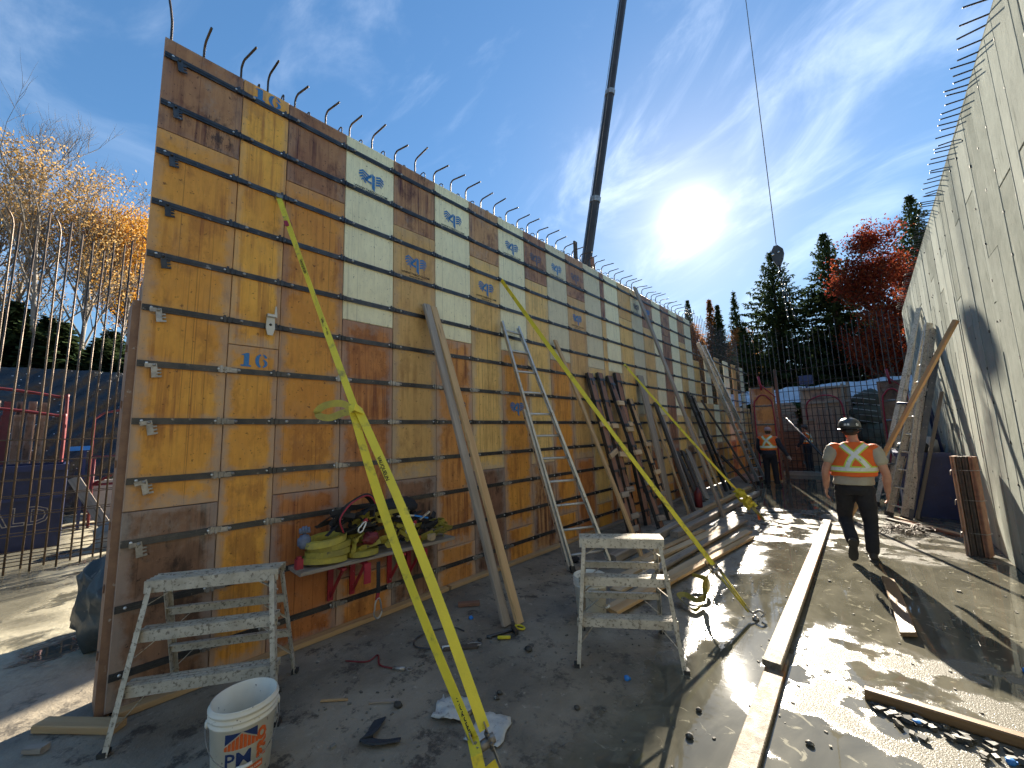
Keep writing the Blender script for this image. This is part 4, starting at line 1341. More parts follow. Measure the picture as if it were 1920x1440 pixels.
# ------------------------------------------------------------------ ladders
def rung_ladder(name, label, f0, f1, t0, t1, mat, n_rungs, rail=(.025, .075), group=None, cat='ladder', sleeve=None):
    """two channel rails f0-t0 and f1-t1 with round rungs"""
    f0, f1, t0, t1 = V(f0), V(f1), V(t0), V(t1)
    t = thing(name, label, cat, (f0 + f1) / 2, group)
    ax = (t0 - f0).normalized()
    sd_ = (f1 - f0).normalized()
    nn = ax.cross(sd_).normalized()
    for p, q, s in ((f0, t0, 1), (f1, t1, -1)):
        b = MB()
        w_, d_ = rail
        b.beam(p, q, w_ * .3, d_, up=nn)
        for e in (-1, 1):
            b.beam(p + nn * e * d_ / 2 + sd_ * s * w_ * .35, q + nn * e * d_ / 2 + sd_ * s * w_ * .35, w_, .006, up=nn)
        b.build('rail', mat, t)
        b = MB()
        b.beam(p - ax * .015, p + ax * .06, w_ * 2.2, d_ * 1.25, up=nn)
        b.build('foot', M['black_rubber'], t)
    for k in range(n_rungs):
        u = (k + .6) / n_rungs
        b = MB()
        b.tube([f0.lerp(t0, u) + sd_ * -.012, f1.lerp(t1, u) + sd_ * .012], .016, 7)
        b.build('rung', mat, t)
    if sleeve:
        u0, u1, off = sleeve
        for p, q, s in ((f0, t0, -1), (f1, t1, 1)):
            b = MB()
            a0, a1 = p.lerp(q, u0) + sd_ * s * .03 + nn * off, p.lerp(q, u1) + sd_ * s * .03 + nn * off
            b.beam(a0, a1, .008, .075, up=nn)
            for e in (-1, 1):
                b.beam(a0 + nn * e * .037 + sd_ * s * -.01, a1 + nn * e * .037 + sd_ * s * -.01, .028, .006, up=nn)
            for k in range(9):
                c = a0.lerp(a1, (k + .5) / 9)
                b.lathe([(.014, 0), (.014, .004)], c + sd_ * s * .004, 6, 1, axis=sd_ * s)
            b.build('outer_rail', [mat, M['black_rubber']], t)
    return t
rung_ladder('extension_ladder', 'silver two-section extension ladder leaning on the formwork wall', (-2.93, 4.20, .02), (-2.66, 4.66, .02), (-3.68, 3.86, 3.24), (-3.68, 4.22, 3.23), M['alu'], 11, sleeve=(.0, .62, .045))
rung_ladder('extension_ladder', 'long grey ladder leaning on the low formwork beyond the tall wall', (-2.84, 14.0, .02), (-2.72, 14.45, .02), (-3.70, 12.35, 4.24), (-3.70, 12.78, 4.22), M['alu'], 15, sleeve=(.45, 1.0, -.05))
rung_ladder('extension_ladder', 'wide closed extension ladder leaning on the concrete wall over the blue skip', (-.03, 10.10, .02), (.16, 9.72, .02), (.90, 10.72, 3.50), (.90, 10.32, 3.46), M['alu_dirty'], 11, rail=(.03, .09), sleeve=(.06, .97, .05))
rung_ladder('extension_ladder', 'thin ladder seen edge-on leaning on the concrete wall past the wide ladder', (-.20, 11.3, .02), (-.02, 11.65, .02), (.91, 11.75, 4.06), (.91, 12.1, 4.04), M['alu_dirty'], 13)

# ------------------------------------------------------------------ timber leaning on the formwork
lean = [
    ('pine_board', (-2.62, 2.70, .01), (-3.70, 2.63, 3.21), .09, .04, 'wood_grey', 'greyed board of a leaning pair, set on edge against the formwork'),
    ('pine_board', (-2.55, 2.80, .01), (-3.69, 2.72, 3.20), .085, .04, 'pine', 'yellow pine board of a leaning pair beside the rolled straps'),
    ('pine_board', (-2.49, 5.19, .01), (-3.70, 5.13, 3.18), .075, .035, 'pine', 'single pine board leaning just past the silver extension ladder'),
    ('long_board', (-2.35, 8.45, .01), (-3.72, 8.33, 4.92), .14, .04, 'wood_grey', 'very long grey board leaning up to the top of the formwork'),
    ('grey_plank', (-3.27, 8.28, .01), (-3.70, 8.20, 2.88), .26, .04, 'wood_grey', 'wide grey plank leaning flat among the narrow form strips'),
    ('pine_board', (-2.94, 8.30, .01), (-3.68, 8.55, 2.24), .07, .035, 'pine', 'thin orange board leaning over the wide grey plank'),
    ('dark_board', (-2.93, 8.57, .01), (-3.70, 8.91, 2.31), .13, .05, 'wood_dark', 'dark board leaning just behind the thin orange board'),
    ('dark_board', (-3.02, 8.85, .01), (-3.70, 9.25, 2.0), .13, .04, 'wood_grey', 'short grey-brown board leaning beside the dark board'),
    ('dark_board', (-3.16, 9.65, .01), (-3.70, 10.0, 1.15), .18, .05, 'wood_dark', 'black strip of a leaning set, next to the pale grey panel'),
    ('dark_board', (-3.17, 9.95, .01), (-3.70, 10.35, 1.15), .16, .05, 'wood_dark', 'black strip of a leaning set, touching the pale grey panel'),
    ('grey_plank', (-3.19, 10.3, .01), (-3.70, 10.75, 1.15), .28, .03, 'wood_grey', 'short pale grey panel leaning beside two black strips'),
    ('steel_pole', (-2.62, 12.62, .02), (-3.70, 12.23, 2.52), .05, .05, 'wood_dark', 'dark thin pole leaning before the low formwork'),
    ('dark_board', (-3.16, 14.06, .01), (-3.70, 13.64, .83), .12, .05, 'wood_dark', 'short dark board leaning low by the far worker'),
    ('dark_board', (-3.18, 14.84, .01), (-3.70, 15.04, .78), .12, .05, 'wood_red', 'short reddish board leaning low by the brown form panel'),
    ('pine_board', (-2.95, 10.7, .01), (-3.70, 11.0, 2.0), .09, .04, 'pine', 'pine board leaning behind the strap with the big knot'),
]
for nm, p, q, w_, h_, mk, lab in lean:
    plank(nm, p, q, w_, h_, M[mk], up=(1, 0, .3), bow=.012, label=lab, cat='board' if 'pole' not in nm else 'pole')

def form_strip(foot_, top_, wd, label, cleats, mk='wood_red', seed=0):
    """narrow form strip: plywood face between dark steel edges, clips along it, wooden cleats across"""
    foot_, top_ = V(foot_), V(top_)
    t = thing('form_strip', label, 'form strip', foot_)
    d, a, u = frame(top_ - foot_, (1, 0, .3))
    L = (top_ - foot_).length
    plank('face', foot_ + u * .02, top_ + u * .02, wd * .8, .02, M[mk], t, up=(1, 0, .3), seed=seed)
    for s in (-1, 1):
        b = MB()
        b.beam(foot_ + a * s * wd * .45, top_ + a * s * wd * .45, .016, .06, up=u)
        b.build('steel_edge', M['steel_dark'], t)
    k = .25
    while k < L - .1:
        b = MB()
        c = foot_ + d * k + u * .036
        b.beam(c - a * wd * .5, c + a * wd * .5, .04, .012, up=u)
        b.prism([(-.012, .02), (.014, .02), (.012, -.09), (.03, -.10), (-.012, -.11)], c + a * rp.uniform(-.05, .05), a, d, u * .012)
        b.build('clip', M['steel_dark'], t)
        k += .406
    for (k, off, ln, tilt) in cleats:
        c = foot_ + d * (L * k) + u * .06 + a * off
        e = (a + d * tilt).normalized()
        plank('cleat', c - e * ln / 2, c + e * ln / 2, .085, .04, M['pine_light'] if k > .3 else M['wood_grey'], t, up=u)
    return t
form_strip((-3.04, 6.06, 0), (-3.70, 6.11, 2.73), .17, 'reddish form strip with a tilted wooden cleat, next to the single pine board', [(.66, .02, .26, 0), (.48, 0, .28, -.35), (.24, .0, .24, 0), (.05, 0, .26, 0)], seed=1)
form_strip((-3.13, 6.42, 0), (-3.70, 6.46, 2.77), .16, 'reddish form strip, second of the cleated set, with cleats at mid height', [(.64, 0, .22, 0), (.46, -.03, .24, .1), (.25, .02, .26, 0), (.10, .1, .3, 0)], seed=2)
form_strip((-2.88, 6.80, 0), (-3.70, 6.82, 2.74), .17, 'form strip with a wooden cleat near its top and foot, standing proud of the set', [(.80, 0, .22, 0), (.62, 0, .24, 0), (.47, 0, .26, 0), (.28, 0, .2, .05), (.07, 0, .24, .1)], seed=3)
form_strip((-3.25, 7.10, 0), (-3.70, 7.14, 2.83), .20, 'form strip without cleats at its top, behind the proud strip', [(.64, .0, .2, 0)], seed=4)
form_strip((-3.09, 7.73, 0), (-3.70, 7.63, 2.34), .16, 'shorter orange form strip with three cleats beside the wide grey plank', [(.60, 0, .24, 0), (.37, 0, .24, 0), (.2, .1, .2, 0)], 'pine', seed=5)
form_strip((-3.19, 11.95, 0), (-3.70, 11.08, 2.69), .15, 'dark form strip leaning before the knot of the farthest yellow strap', [], 'wood_dark', seed=6)
form_strip((-3.14, 12.25, 0), (-3.70, 11.45, 2.62), .15, 'dark form strip with a pale face beside the thin pole', [], 'wood_grey', seed=7)

# ------------------------------------------------------------------ timber on the floor
for nm, p, q, w_, h_, mk, lab in [
    ('squared_timber', (-2.70, 4.75, .06), (-2.72, 8.35, .06), .12, .11, 'wood_grey', 'heavy squared timber on the floor by the foot of the leaning boards'),
    ('squared_timber', (-2.54, 6.45, .05), (-2.40, 11.6, .05), .13, .10, 'wood_grey', 'long grey timber on the floor running on towards the far worker'),
    ('squared_timber', (-2.80, 6.75, .04), (-2.78, 12.6, .04), .10, .08, 'pine', 'long pine timber on the floor tight against the long grey timber'),
    ('loose_plank', (-2.06, 3.52, .02), (-1.72, 7.45, .02), .105, .035, 'pine_light', 'pale plank at the wet edge of the floor stack'),
    ('loose_plank', (-1.96, 3.42, .055), (-1.60, 7.05, .03), .09, .035, 'pine', 'orange-edged plank lying over the wet edge of the floor stack'),
    ('loose_plank', (-2.22, 3.95, .02), (-1.98, 7.7, .02), .12, .035, 'pine_light', 'wide pale plank in the middle of the floor stack'),
    ('loose_plank', (-2.36, 4.35, .02), (-2.16, 7.5, .02), .11, .035, 'pine_light', 'pale plank second from the dry side of the floor stack'),
    ('loose_plank', (-2.50, 4.70, .02), (-2.31, 7.1, .02), .09, .035, 'pine', 'plank on the dry side of the floor stack'),
    ('loose_plank', (-2.12, 4.3, .057), (-1.92, 8.1, .057), .10, .035, 'wood_grey', 'greyish plank lying on top of the floor stack'),
    ('loose_plank', (-2.33, 4.9, .057), (-2.02, 7.3, .057), .10, .035, 'pine_light', 'short pale plank lying on top of the floor stack'),
]:
    plank(nm, p, q, w_, h_, M[mk], bow=.004, label=lab, cat='timber' if 'timber' in nm else 'plank')

def rust_plank_mat():
    m, n = new_mat('rust_stained_board')
    co = n('ShaderNodeTexCoord').outputs['Object']
    sx = n('ShaderNodeSeparateXYZ', {0: co}).outputs[0]
    col = n.mix(n.step(n.noise(co, 20, 6, .7), .35, .65), (.215, .18, .13), (.115, .095, .07))
    r = n.math('MULTIPLY', n.step(n.noise(n.scale(co, (3, 6, 6)), 2, 5, .6), .42, .62), n.math('MULTIPLY', n.step(sx, 1.1, 1.7), n.step(sx, 3.2, 4.0, 1, 0)))
    col = n.mix(r, col, (.27, .105, .02))
    col = n.mix(n.step(n.noise(co, 55, 3, .6), .64, .7), col, (.10, .08, .06))
    bp = n('ShaderNodeBump', {'Strength': .6, 'Distance': .008, 'Height': n.noise(co, 60, 5, .7)}).outputs[0]
    finish(n, col, n.math('ADD', .42, n.math('MULTIPLY', n.noise(co, 18, 4), .4)), 0, bp, .3)
    return m
M['rust_board'] = rust_plank_mat()
plank('floor_plank', (-.72, 3.36, .050), (-.83, 8.95, .024), .115, .045, M['rust_board'], bow=0, label='long wet plank with rust-brown stains laid along the puddled floor', cat='plank')
plank('floor_plank', (-.645, 1.55, .02), (-.71, 3.55, .016), .115, .032, M['rust_board'], bow=0, label='speckled wet plank butted under the end of the rust-stained plank', cat='plank')
plank('twisted_board', (.0, 4.52, .035), (-.10, 5.95, .035), .10, .035, M['wood_wet'], bow=.03, twist=.5, label='short twisted orange board lying in the puddle near the walking man', cat='board')
plank('wet_plank', (-.24, 3.42, .03), (.75, 3.42, .03), .06, .06, M['wood_wet'], label='wet brown plank lying with scraps of rubble along it', cat='plank')

rub = MB()
rr = random.Random(5)
for i in range(110):
    u = rr.random()
    c = V((-.20 + .95 * u, 3.36 - abs(rr.gauss(0, .13)) * (.35 + u), .008))
    s = rr.uniform(.008, .03) * (1.5 if rr.random() < .15 else 1)
    R3 = Matrix.Rotation(rr.uniform(0, 6), 3, 'Z') @ Matrix.Rotation(rr.uniform(-.4, .4), 3, 'X')
    rub.box(c + V((0, 0, s * .2)), (s * rr.uniform(.8, 2), s, s * .7), R3)
M['rubble'] = pm('rubble', (.09, .082, .066), (.025, .023, .02), .6, 0, 14, spots=(.26, .24, .2), spot_sc=22, spot_t=(.6, .68), rnd=0)
o = rub.build('rubble', M['rubble'], None, (.2, 3.3, 0)); o['kind'] = 'stuff'; tag(o, 'scatter of dark rubble chips beside the wet brown plank', 'rubble')
grit = MB()
for i in range(900):
    x = rr.uniform(-3.6, -1.2) if rr.random() < .8 else rr.uniform(-1.2, .8)
    y = rr.uniform(1.0, 8.5)
    s = rr.uniform(.004, .013) * (1.8 if rr.random() < .08 else 1)
    grit.box((x, y, s * .25), (s * rr.uniform(.8, 2.2), s, s * .7), Matrix.Rotation(rr.uniform(0, 6), 3, 'Z'))
o = grit.build('grit', pm('grit', (.26, .24, .2), (.08, .075, .065), .8, 0, 1.5, rnd=0), None, (-2.5, 3, 0)); o['kind'] = 'stuff'; tag(o, 'grit and small chips strewn over the dirty floor', 'grit')

# ------------------------------------------------------------------ step platforms
def step_platform(a, c, label, mat):
    """aluminium work stand: front feet at a and c, treads in front, rails behind"""
    a, c = V(a), V(c)
    t = thing('step_platform', label, 'step platform', (a + c) / 2)
    tx = (c - a).normalized()
    nb = V((-tx.y, tx.x, 0))                       # towards the back
    W = (c - a).length
    Ht, dep, inset = .86, .56, .085
    topw = W - 2 * inset
    mid = (a + c) / 2
    def Fp(s, z):                                  # point on a front leg
        u = z / Ht
        return mid + tx * s * (W / 2 - inset * u) + nb * (.13 * u) + V((0, 0, z))
    def Bp(s, z):
        u = z / Ht
        return mid + tx * s * (W / 2 - .05 - (inset - .05) * u) + nb * (dep - (dep - .27) * u) + V((0, 0, z))
    for fn in (Fp, Bp):
        for s in (-1, 1):
            b = MB()
            p, q = fn(s, 0), fn(s, Ht - .03)
            ax = (q - p).normalized()
            b.beam(p, q, .004, .045, up=nb)
            b.beam(p + nb * (.021 if fn is Fp else -.021) * -1 - tx * s * .012, q + nb * (.021 if fn is Fp else -.021) * -1 - tx * s * .012, .028, .004, up=nb)
            b.build('leg', mat, t)
            b = MB(); b.box(p + V((0, 0, .012)), (.04, .05, .028), Matrix.Rotation(math.atan2(tx.y, tx.x), 3, 'Z')); b.build('foot_cap', M['black_rubber'], t)
    R3 = Matrix.Rotation(math.atan2(tx.y, tx.x), 3, 'Z')
    # ribbed platform with folded front lip
    b = MB()
    c0 = mid + nb * .195 + V((0, 0, Ht))
    b.box(c0, (topw + .05, .15, .006), R3)
    for k in range(4):
        b.box(c0 + nb * (-.057 + .038 * k) + V((0, 0, .005)), (topw + .05, .010, .006), R3)
    b.box(c0 - nb * .077 + V((0, 0, -.030)), (topw + .05, .005, .070), R3)
    b.box(c0 + nb * .077 + V((0, 0, -.025)), (topw + .05, .005, .055), R3)
    b.build('platform', mat, t)
    for z in (.585, .31):
        b = MB()
        p, q = Fp(-1, z), Fp(1, z)
        cc = (p + q) / 2 + nb * .045
        wd = (q - p).length
        b.box(cc, (wd, .085, .005), R3)
        for k in range(3):
            b.box(cc + nb * (-.03 + .03 * k) + V((0, 0, .004)), (wd, .008, .005), R3)
        b.box(cc - nb * .044 + V((0, 0, -.027)), (wd + .03, .005, .062), R3)
        b.box(cc + nb * .044 + V((0, 0, -.018)), (wd, .005, .045), R3)
        b.build('tread', mat, t)
    for z in (.60, .33):
        b = MB()
        p, q = Bp(-1, z), Bp(1, z)
        cc = (p + q) / 2
        wd = (q - p).length
        b.box(cc, (wd, .005, .055), R3)
        b.box(cc + V((0, 0, .027)) - nb * .016, (wd, .034, .004), R3)
        b.build('rear_rail', mat, t)
    for s in (-1, 1):
        for fn, z0, z1 in ((Fp, .72, .80), (Fp, .44, .555), (Fp, .10, .275), (Bp, .17, .30), (Bp, .45, .57)):
            b = MB()
            p = fn(s, z0)
            q = (fn(s, z1) + fn(-s, z1)) / 2
            q = fn(s, z1) + (q - fn(s, z1)).normalized() * .13
            off = nb * (.05 if fn is Fp else -.02)
            b.beam(p + off, q + off, .004, .024, up=nb)
            b.build('brace', mat, t)
    for fn in (Fp, Bp):
        for s in (-1, 1):
            b = MB()
            for z in (.05, .29, .33, .56, .61, .78, .82):
                b.lathe([(.007, 0), (.007, .004), (.003, .006)], fn(s, z) + tx * s * .003, 6, axis=tx * s)
            b.build('rivets', M['steel_raw'], t)['kind'] = 'stuff'
    return t
step_platform((-3.34, .23, 0), (-2.86, .94, 0), 'splattered aluminium step platform with the printed bucket in front of it', M['alu_dirty'])
step_platform((-1.80, 2.58, 0), (-1.17, 2.99, 0), 'mud-caked aluminium step platform on the edge of the sunlit puddle', M['alu_dirty'])

# ------------------------------------------------------------------ buckets
def bucket(c, label, facing=None):
    t = thing('bucket', label, 'bucket', c)
    c = V(c)
    r0, r1, h = .128, .150, .37
    def rad(z):
        return r0 + (r1 - r0) * z / h
    b = MB()
    b.lathe([(r0 - .01, 0), (r0, .006), (rad(.284), .284), (rad(.288) + .009, .289), (rad(.294) + .009, .297), (rad(.30), .302), (rad(.312), .312), (rad(.315) + .009, .316), (rad(.321) + .009, .322), (rad(.325), .327), (rad(.339), .339), (rad(.342) + .009, .343), (rad(.349) + .009, .351), (rad(.352), .355), (r1, h - .004), (r1 - .002, h), (r1 - .006, h - .002), (rad(.2) - .006, .2), (r0 - .006, .008), (0.0, .006)], c, 48)
    body = b.build('body', M['plastic_white'], t)
    b = MB()
    fa = facing if facing is not None else 0.0
    a0 = fa - pi / 2
    pts = []
    for k in range(17):
        a = fa - pi / 2 + pi * k / 16
        d = V((cos(a), sin(a), 0))
        drop = sin(pi * k / 16)
        pts.append(c + d * (r1 + .010 + .012 * drop) + V((0, 0, .29 - .165 * drop)))
    b.tube(pts, .0024, 6)
    hnd = b.build('handle', M['steel_raw'], t)
    b = MB()
    b.tube(pts[7:10], .009, 8)
    b.build('grip', M['plastic_white'], hnd)
    for s in (0, -1):
        b = MB(); b.lathe([(.02, 0), (.02, .012), (.008, .016)], pts[s] - (pts[s] - V((c.x, c.y, pts[s].z))).normalized() * .012, 10, axis=(pts[s] - V((c.x, c.y, pts[s].z))))
        b.build('ear', M['plastic_white'], t)
    if facing is None:
        return t
    # print wrapped round the body; (s, z) in metres, s to the viewer's right
    def wrap(s, z, lift=.0012):
        z += .034
        r = rad(z) + lift
        a = fa + s / r
        return c + V((cos(a) * r, sin(a) * r, z))
    def poly(name, rings, mat, lift):
        bb = MB()
        for ring in rings:
            # cut into vertical strips so that the print bends with the body
            bb.add([wrap(s, z, lift) for s, z in ring], [tuple(range(len(ring)))])
        return bb.build(name, mat, t, fix=False)
    def strips(fn_lo, fn_hi, s0, s1, n=16):
        out_ = []
        for k in range(n):
            a_, b_ = s0 + (s1 - s0) * k / n, s0 + (s1 - s0) * (k + 1) / n
            out_.append([(a_, fn_lo(a_)), (b_, fn_lo(b_)), (b_, fn_hi(b_)), (a_, fn_hi(a_))])
        return out_
    roof = lambda s: .172 + max(0, .062 - abs(s + .012) * .72)
    poly('navy_field', strips(lambda s: roof(s) + .004, lambda s: .236, -.085, .055) , M['print_navy'], .0010)
    bars_ = []
    for k in range(9):
        s0 = -.088 + k * .0168
        bars_ += strips(lambda s: .160, lambda s: max(.161, roof(s) - .003), s0, s0 + .0138, 2)
    poly('roof_print', bars_, M['print_orange'], .0014)
    poly('band', strips(lambda s: .030, lambda s: .062 - .0 * s, -.085, .088), M['print_orange'], .0010)
    def text(name, txt, size, s0, z0, mat, bold, sx=1.0, lift=.0014, rot=False):
        vs, fs = curve_mesh(txt, size, bold, 'LEFT')
        bb = MB()
        bb.add([wrap(s0 - p.y, z0 + p.x * sx, lift) if rot else wrap(s0 + p.x * sx, z0 + p.y, lift) for p in vs], fs)
        bb.build(name, mat, t, fix=False)
    text('letters', 'PM', .092, -.086, .082, M['print_navy'], .0012, 1.02)
    text('side_letters', 'PRO', .058, .098, .075, M['print_orange'], .004, 1.28, rot=True)
    text('web_address', 'patrickmorin.com', .020, -.062, .041, M['print_white'], .0004, 1.0, .002)
    return t
cam_az = math.atan2(-.69, 2.62)
bucket((-2.615, .70, 0), 'white plastic bucket printed with navy and orange letters', cam_az + .06)
bucket((-2.13, 3.33, 0), 'plain white plastic bucket behind the mud-caked step platform', None)

# ------------------------------------------------------------------ yellow load straps
def line(a, c, n=10, sag=0.0):
    a, c = V(a), V(c)
    return [a.lerp(c, k / n) - V((0, 0, sag * sin(pi * k / n))) for k in range(n + 1)]
def ratchet(c, d, s, mat_list, parent, sc=1.0):
    """steel frame with slotted drum"""
    d, s = V(d).normalized(), V(s).normalized()
    u = d.cross(s).normalized()
    b = MB()
    for e in (-1, 1):
        b.prism([(-.06*sc, -.018*sc), (.07*sc, -.018*sc), (.09*sc, .0), (.05*sc, .028*sc), (-.05*sc, .024*sc)], V(c) + s * (e * .030 * sc), d, u, s * .004)
        b.prism([(-.10*sc, .02*sc), (.02*sc, .03*sc), (.03*sc, .045*sc), (-.10*sc, .04*sc)], V(c) + s * (e * .036 * sc), d, u, s * .004)
    b.tube([V(c) - d * .10 * sc + s * .04 * sc + u * .03 * sc, V(c) - d * .10 * sc - s * .04 * sc + u * .03 * sc], .008 * sc, 8)
    b.tube([V(c) + s * .045 * sc, V(c) - s * .045 * sc], .017 * sc, 10)
    for k in range(10):
        a = 2 * pi * k / 10
        for e in (-1, 1):
            b.box(V(c) + s * (e * .024 * sc) + (d * cos(a) + u * sin(a)) * .026 * sc, (.009 * sc, .009 * sc, .009 * sc))
    b.build('ratchet', mat_list, parent)

# near strap
s1 = thing('load_strap', 'yellow load strap with a loop and red tag, doubled below its knot', 'strap', (-1.24, 1.35, 0))
A, B = V((-3.71, 1.06, 3.86)), V((-1.24, 1.35, .0))
D = (B - A).normalized()
toC = V((0, 0, 1.68))
def face(p):                                     # across-vector that turns the flat of the strap to the corridor
    return D.cross(V((.75, -.45, .5))).normalized()
side = face(A)
def S(t):
    return A.lerp(B, t) - V((0, 0, .05 * sin(pi * t)))
up_pts = [S(k / 20 * .505) for k in range(21)]
tw = [(Matrix.Rotation(.9 * sin(k / 20 * pi) * (1 if k < 14 else .2), 3, D) @ side) for k in range(21)]
b = MB(); b.ribbon(up_pts, tw, .044, .004); b.build('upper_webbing', M['strap_lime'], s1)
b = MB(); b.ribbon([S(.075), S(.09)], side, .053, .007); b.build('red_tag', M['red_paint'], s1)
b = MB()
b.tube([S(0) + V((.0, 0, .0)) + V((cos(t), 0, sin(t))) * 0.02 + V((.01, sin(t * 2) * .01, 0)) for t in [k * .7 for k in range(9)]], .006, 6)
b.box(S(0.003), (.05, .05, .03)); b.build('hook', M['steel_raw'], s1)
kn = S(.505)
b = MB()
b.ribbon([kn + side * .035 + D * -.03, kn + V((.04, -.03, .03)), kn - side * .04 + D * .01, kn + V((-.02, .03, -.02)), kn + side * .035 + D * .03], [D] * 5, .05, .005)
b.build('knot', M['strap_lime'], s1)
b = MB()
lp = bez([kn, kn + V((-.10, -.05, .06)), kn + V((-.20, -.12, .05)), kn + V((-.24, -.15, .0)), kn + V((-.18, -.10, -.03)), kn + V((-.08, -.04, .0)), kn], 6)
b.ribbon(lp, [V((.2, -.1, 1.0)).normalized()] * len(lp), .045, .004); b.build('loop', M['webbing_old'], s1)
for nm, off0, off1, tws, mk in (('lower_webbing', -.018, -.030, .0, 'strap_lime'), ('twisted_webbing', .020, .028, 1.3, 'strap')):
    pts, sds = [], []
    for k in range(33):
        u = k / 32
        t_ = .505 + (.905 - .505) * u
        pts.append(S(t_) + side * (off0 + (off1 - off0) * u + (.028 * sin(pi * u) * (1 if off0 > 0 else -1))))
        sds.append(Matrix.Rotation(tws * (.5 - .5 * cos(pi * min(1, u * 1.6))) - (.5 if tws else .0), 3, D) @ side)
    b = MB(); b.ribbon(pts, sds, .05, .004); b.build(nm, M[mk], s1)
ratchet(S(.915), D, side, [M['steel_raw']], s1, 1.25)
b = MB(); b.ribbon([S(.905) + side * .03, S(.92) + side * .05 + V((.03, -.02, .04)), S(.95) + side * .06 + V((.02, -.02, .0)), S(.99) + side * .03], [side] * 4, .05, .004); b.build('folded_tail', M['strap'], s1)
b = MB(); b.ribbon([S(.93), S(1.0) + V((0, 0, .02))], side, .05, .004); b.build('anchor_webbing', M['strap'], s1)
b = MB(); b.lathe([(.035, 0), (.035, .012), (.014, .014), (.014, .05), (0, .052)], B, 10); b.build('anchor', M['steel_raw'], s1)
txt_v, txt_f = curve_mesh('VAUQUELIN', .030, .0008)
for (t_, off) in ((.20, 0), (.34, 0), (.60, -.03), (.885, .028)):
    c = S(t_) + side * off
    i = min(20, int(t_ / .505 * 20))
    sd0 = tw[i] if t_ < .5 else side
    nn_ = D.cross(sd0)
    if nn_.dot(V((0, 0, 1.68)) - c) < 0:
        nn_ = -nn_
    ay = nn_.cross(D)
    bb = MB()
    bb.add([c + nn_ * .0045 + D * p.x + ay * (p.y - .010) for p in txt_v], txt_f)
    bb.build('printing', M['ink'], s1, fix=False)

# middle strap with its loose tail
s2 = thing('load_strap', 'yellow load strap with a loose tail curling on the wet floor', 'strap', (-1.0, 4.17, 0))
A2, B2 = V((-3.71, 3.92, 3.87)), V((-1.0, 4.17, .02))
D2 = (B2 - A2).normalized()
sd2 = D2.cross(V((.7, -.5, .5))).normalized()
T2 = lambda t: A2.lerp(B2, t) - V((0, 0, .05 * sin(pi * t)))
sdl = [Matrix.Rotation(1.25 * max(0, 1 - k / 18), 3, D2) @ sd2 for k in range(31)]
b = MB(); b.ribbon([T2(.895 * k / 30) for k in range(31)], sdl, .052, .004); b.build('webbing', M['strap'], s2)
ratchet(T2(.905), D2, sd2, [M['steel_raw']], s2, 1.0)
b = MB()
for e in (-1, 1):
    b.tube([T2(.915) + sd2 * .022 * e, T2(.99) + sd2 * .008 * e], .010, 6)
b.build('lower_webbing', M['webbing_old'], s2)
b = MB()
b.tube(bez([T2(.98), B2 + V((.0, 0, .03)), B2 + V((.05, .02, .055)), B2 + V((.085, .03, .03)), B2 + V((.06, .02, .004))], 5), .010, 7)
b.lathe([(.028, 0), (.028, .014), (.012, .018), (.012, .035), (0, .036)], B2 + V((.02, 0, -.02)), 10)
b.build('hook', M['steel_raw'], s2)
tail = bez([T2(.90), V((-1.38, 4.22, .26)), V((-1.42, 4.26, .12)), V((-1.40, 4.16, .05)), V((-1.42, 3.98, .03)), V((-1.50, 4.00, .035)), V((-1.62, 4.10, .06)), V((-1.60, 4.22, .05)), V((-1.48, 4.20, .03)), V((-1.43, 4.36, .06)), V((-1.52, 4.62, .10)), V((-1.66, 4.62, .12))], 7)
b = MB(); b.ribbon(tail, [V((sin(k * .11), cos(k * .11), .9)) for k in range(len(tail))], .05, .003); b.build('tail', M['webbing_old'], s2)

# far strap with its big knot
s3 = thing('load_strap', 'yellow load strap with a big knotted bundle near its hook', 'strap', (-1.62, 8.29, 0))
A3, B3 = V((-3.71, 7.53, 3.06)), V((-1.62, 8.29, .02))
D3 = (B3 - A3).normalized()
sd3 = D3.cross(V((.6, -.6, .5))).normalized()
T3 = lambda t: A3.lerp(B3, t) - V((0, 0, .04 * sin(pi * t)))
b = MB(); b.ribbon([T3(.84 * k / 16) for k in range(17)], sd3, .05, .004); b.build('webbing', M['strap'], s3)
b = MB()
rk_ = random.Random(9)
for q in range(7):
    c = T3(.83 + .012 * q)
    pts = [c + Matrix.Rotation(rk_.uniform(-1, 1), 3, D3) @ (sd3 * (.09 * cos(a)) + D3.cross(sd3) * (.08 * sin(a)) + D3 * .05 * sin(2 * a + q)) for a in [k * .55 for k in range(11)]]
    b.ribbon(pts, [D3 + V((rk_.uniform(-.4, .4), 0, 0))] * 11, .05, .004)
b.build('knot', M['strap'], s3)
b = MB()
for e in (-1, 1):
    b.tube([T3(.87) + sd3 * .03 * e, T3(.99) + sd3 * .008 * e], .011, 6)
b.build('lower_webbing', M['webbing_old'], s3)
b = MB(); b.ribbon([T3(.95), T3(.95) + V((.01, -.02, -.10))], sd3, .05, .004); b.build('red_flag', M['print_orange'], s3)
b = MB(); b.tube(bez([T3(.98), B3 + V((.02, 0, .03)), B3 + V((.06, .02, .04)), B3 + V((.07, .02, .005))], 4), .010, 6); b.lathe([(.03, 0), (.03, .014), (.0, .03)], B3 - V((0, 0, .02)), 9); b.build('hook', M['steel_raw'], s3)

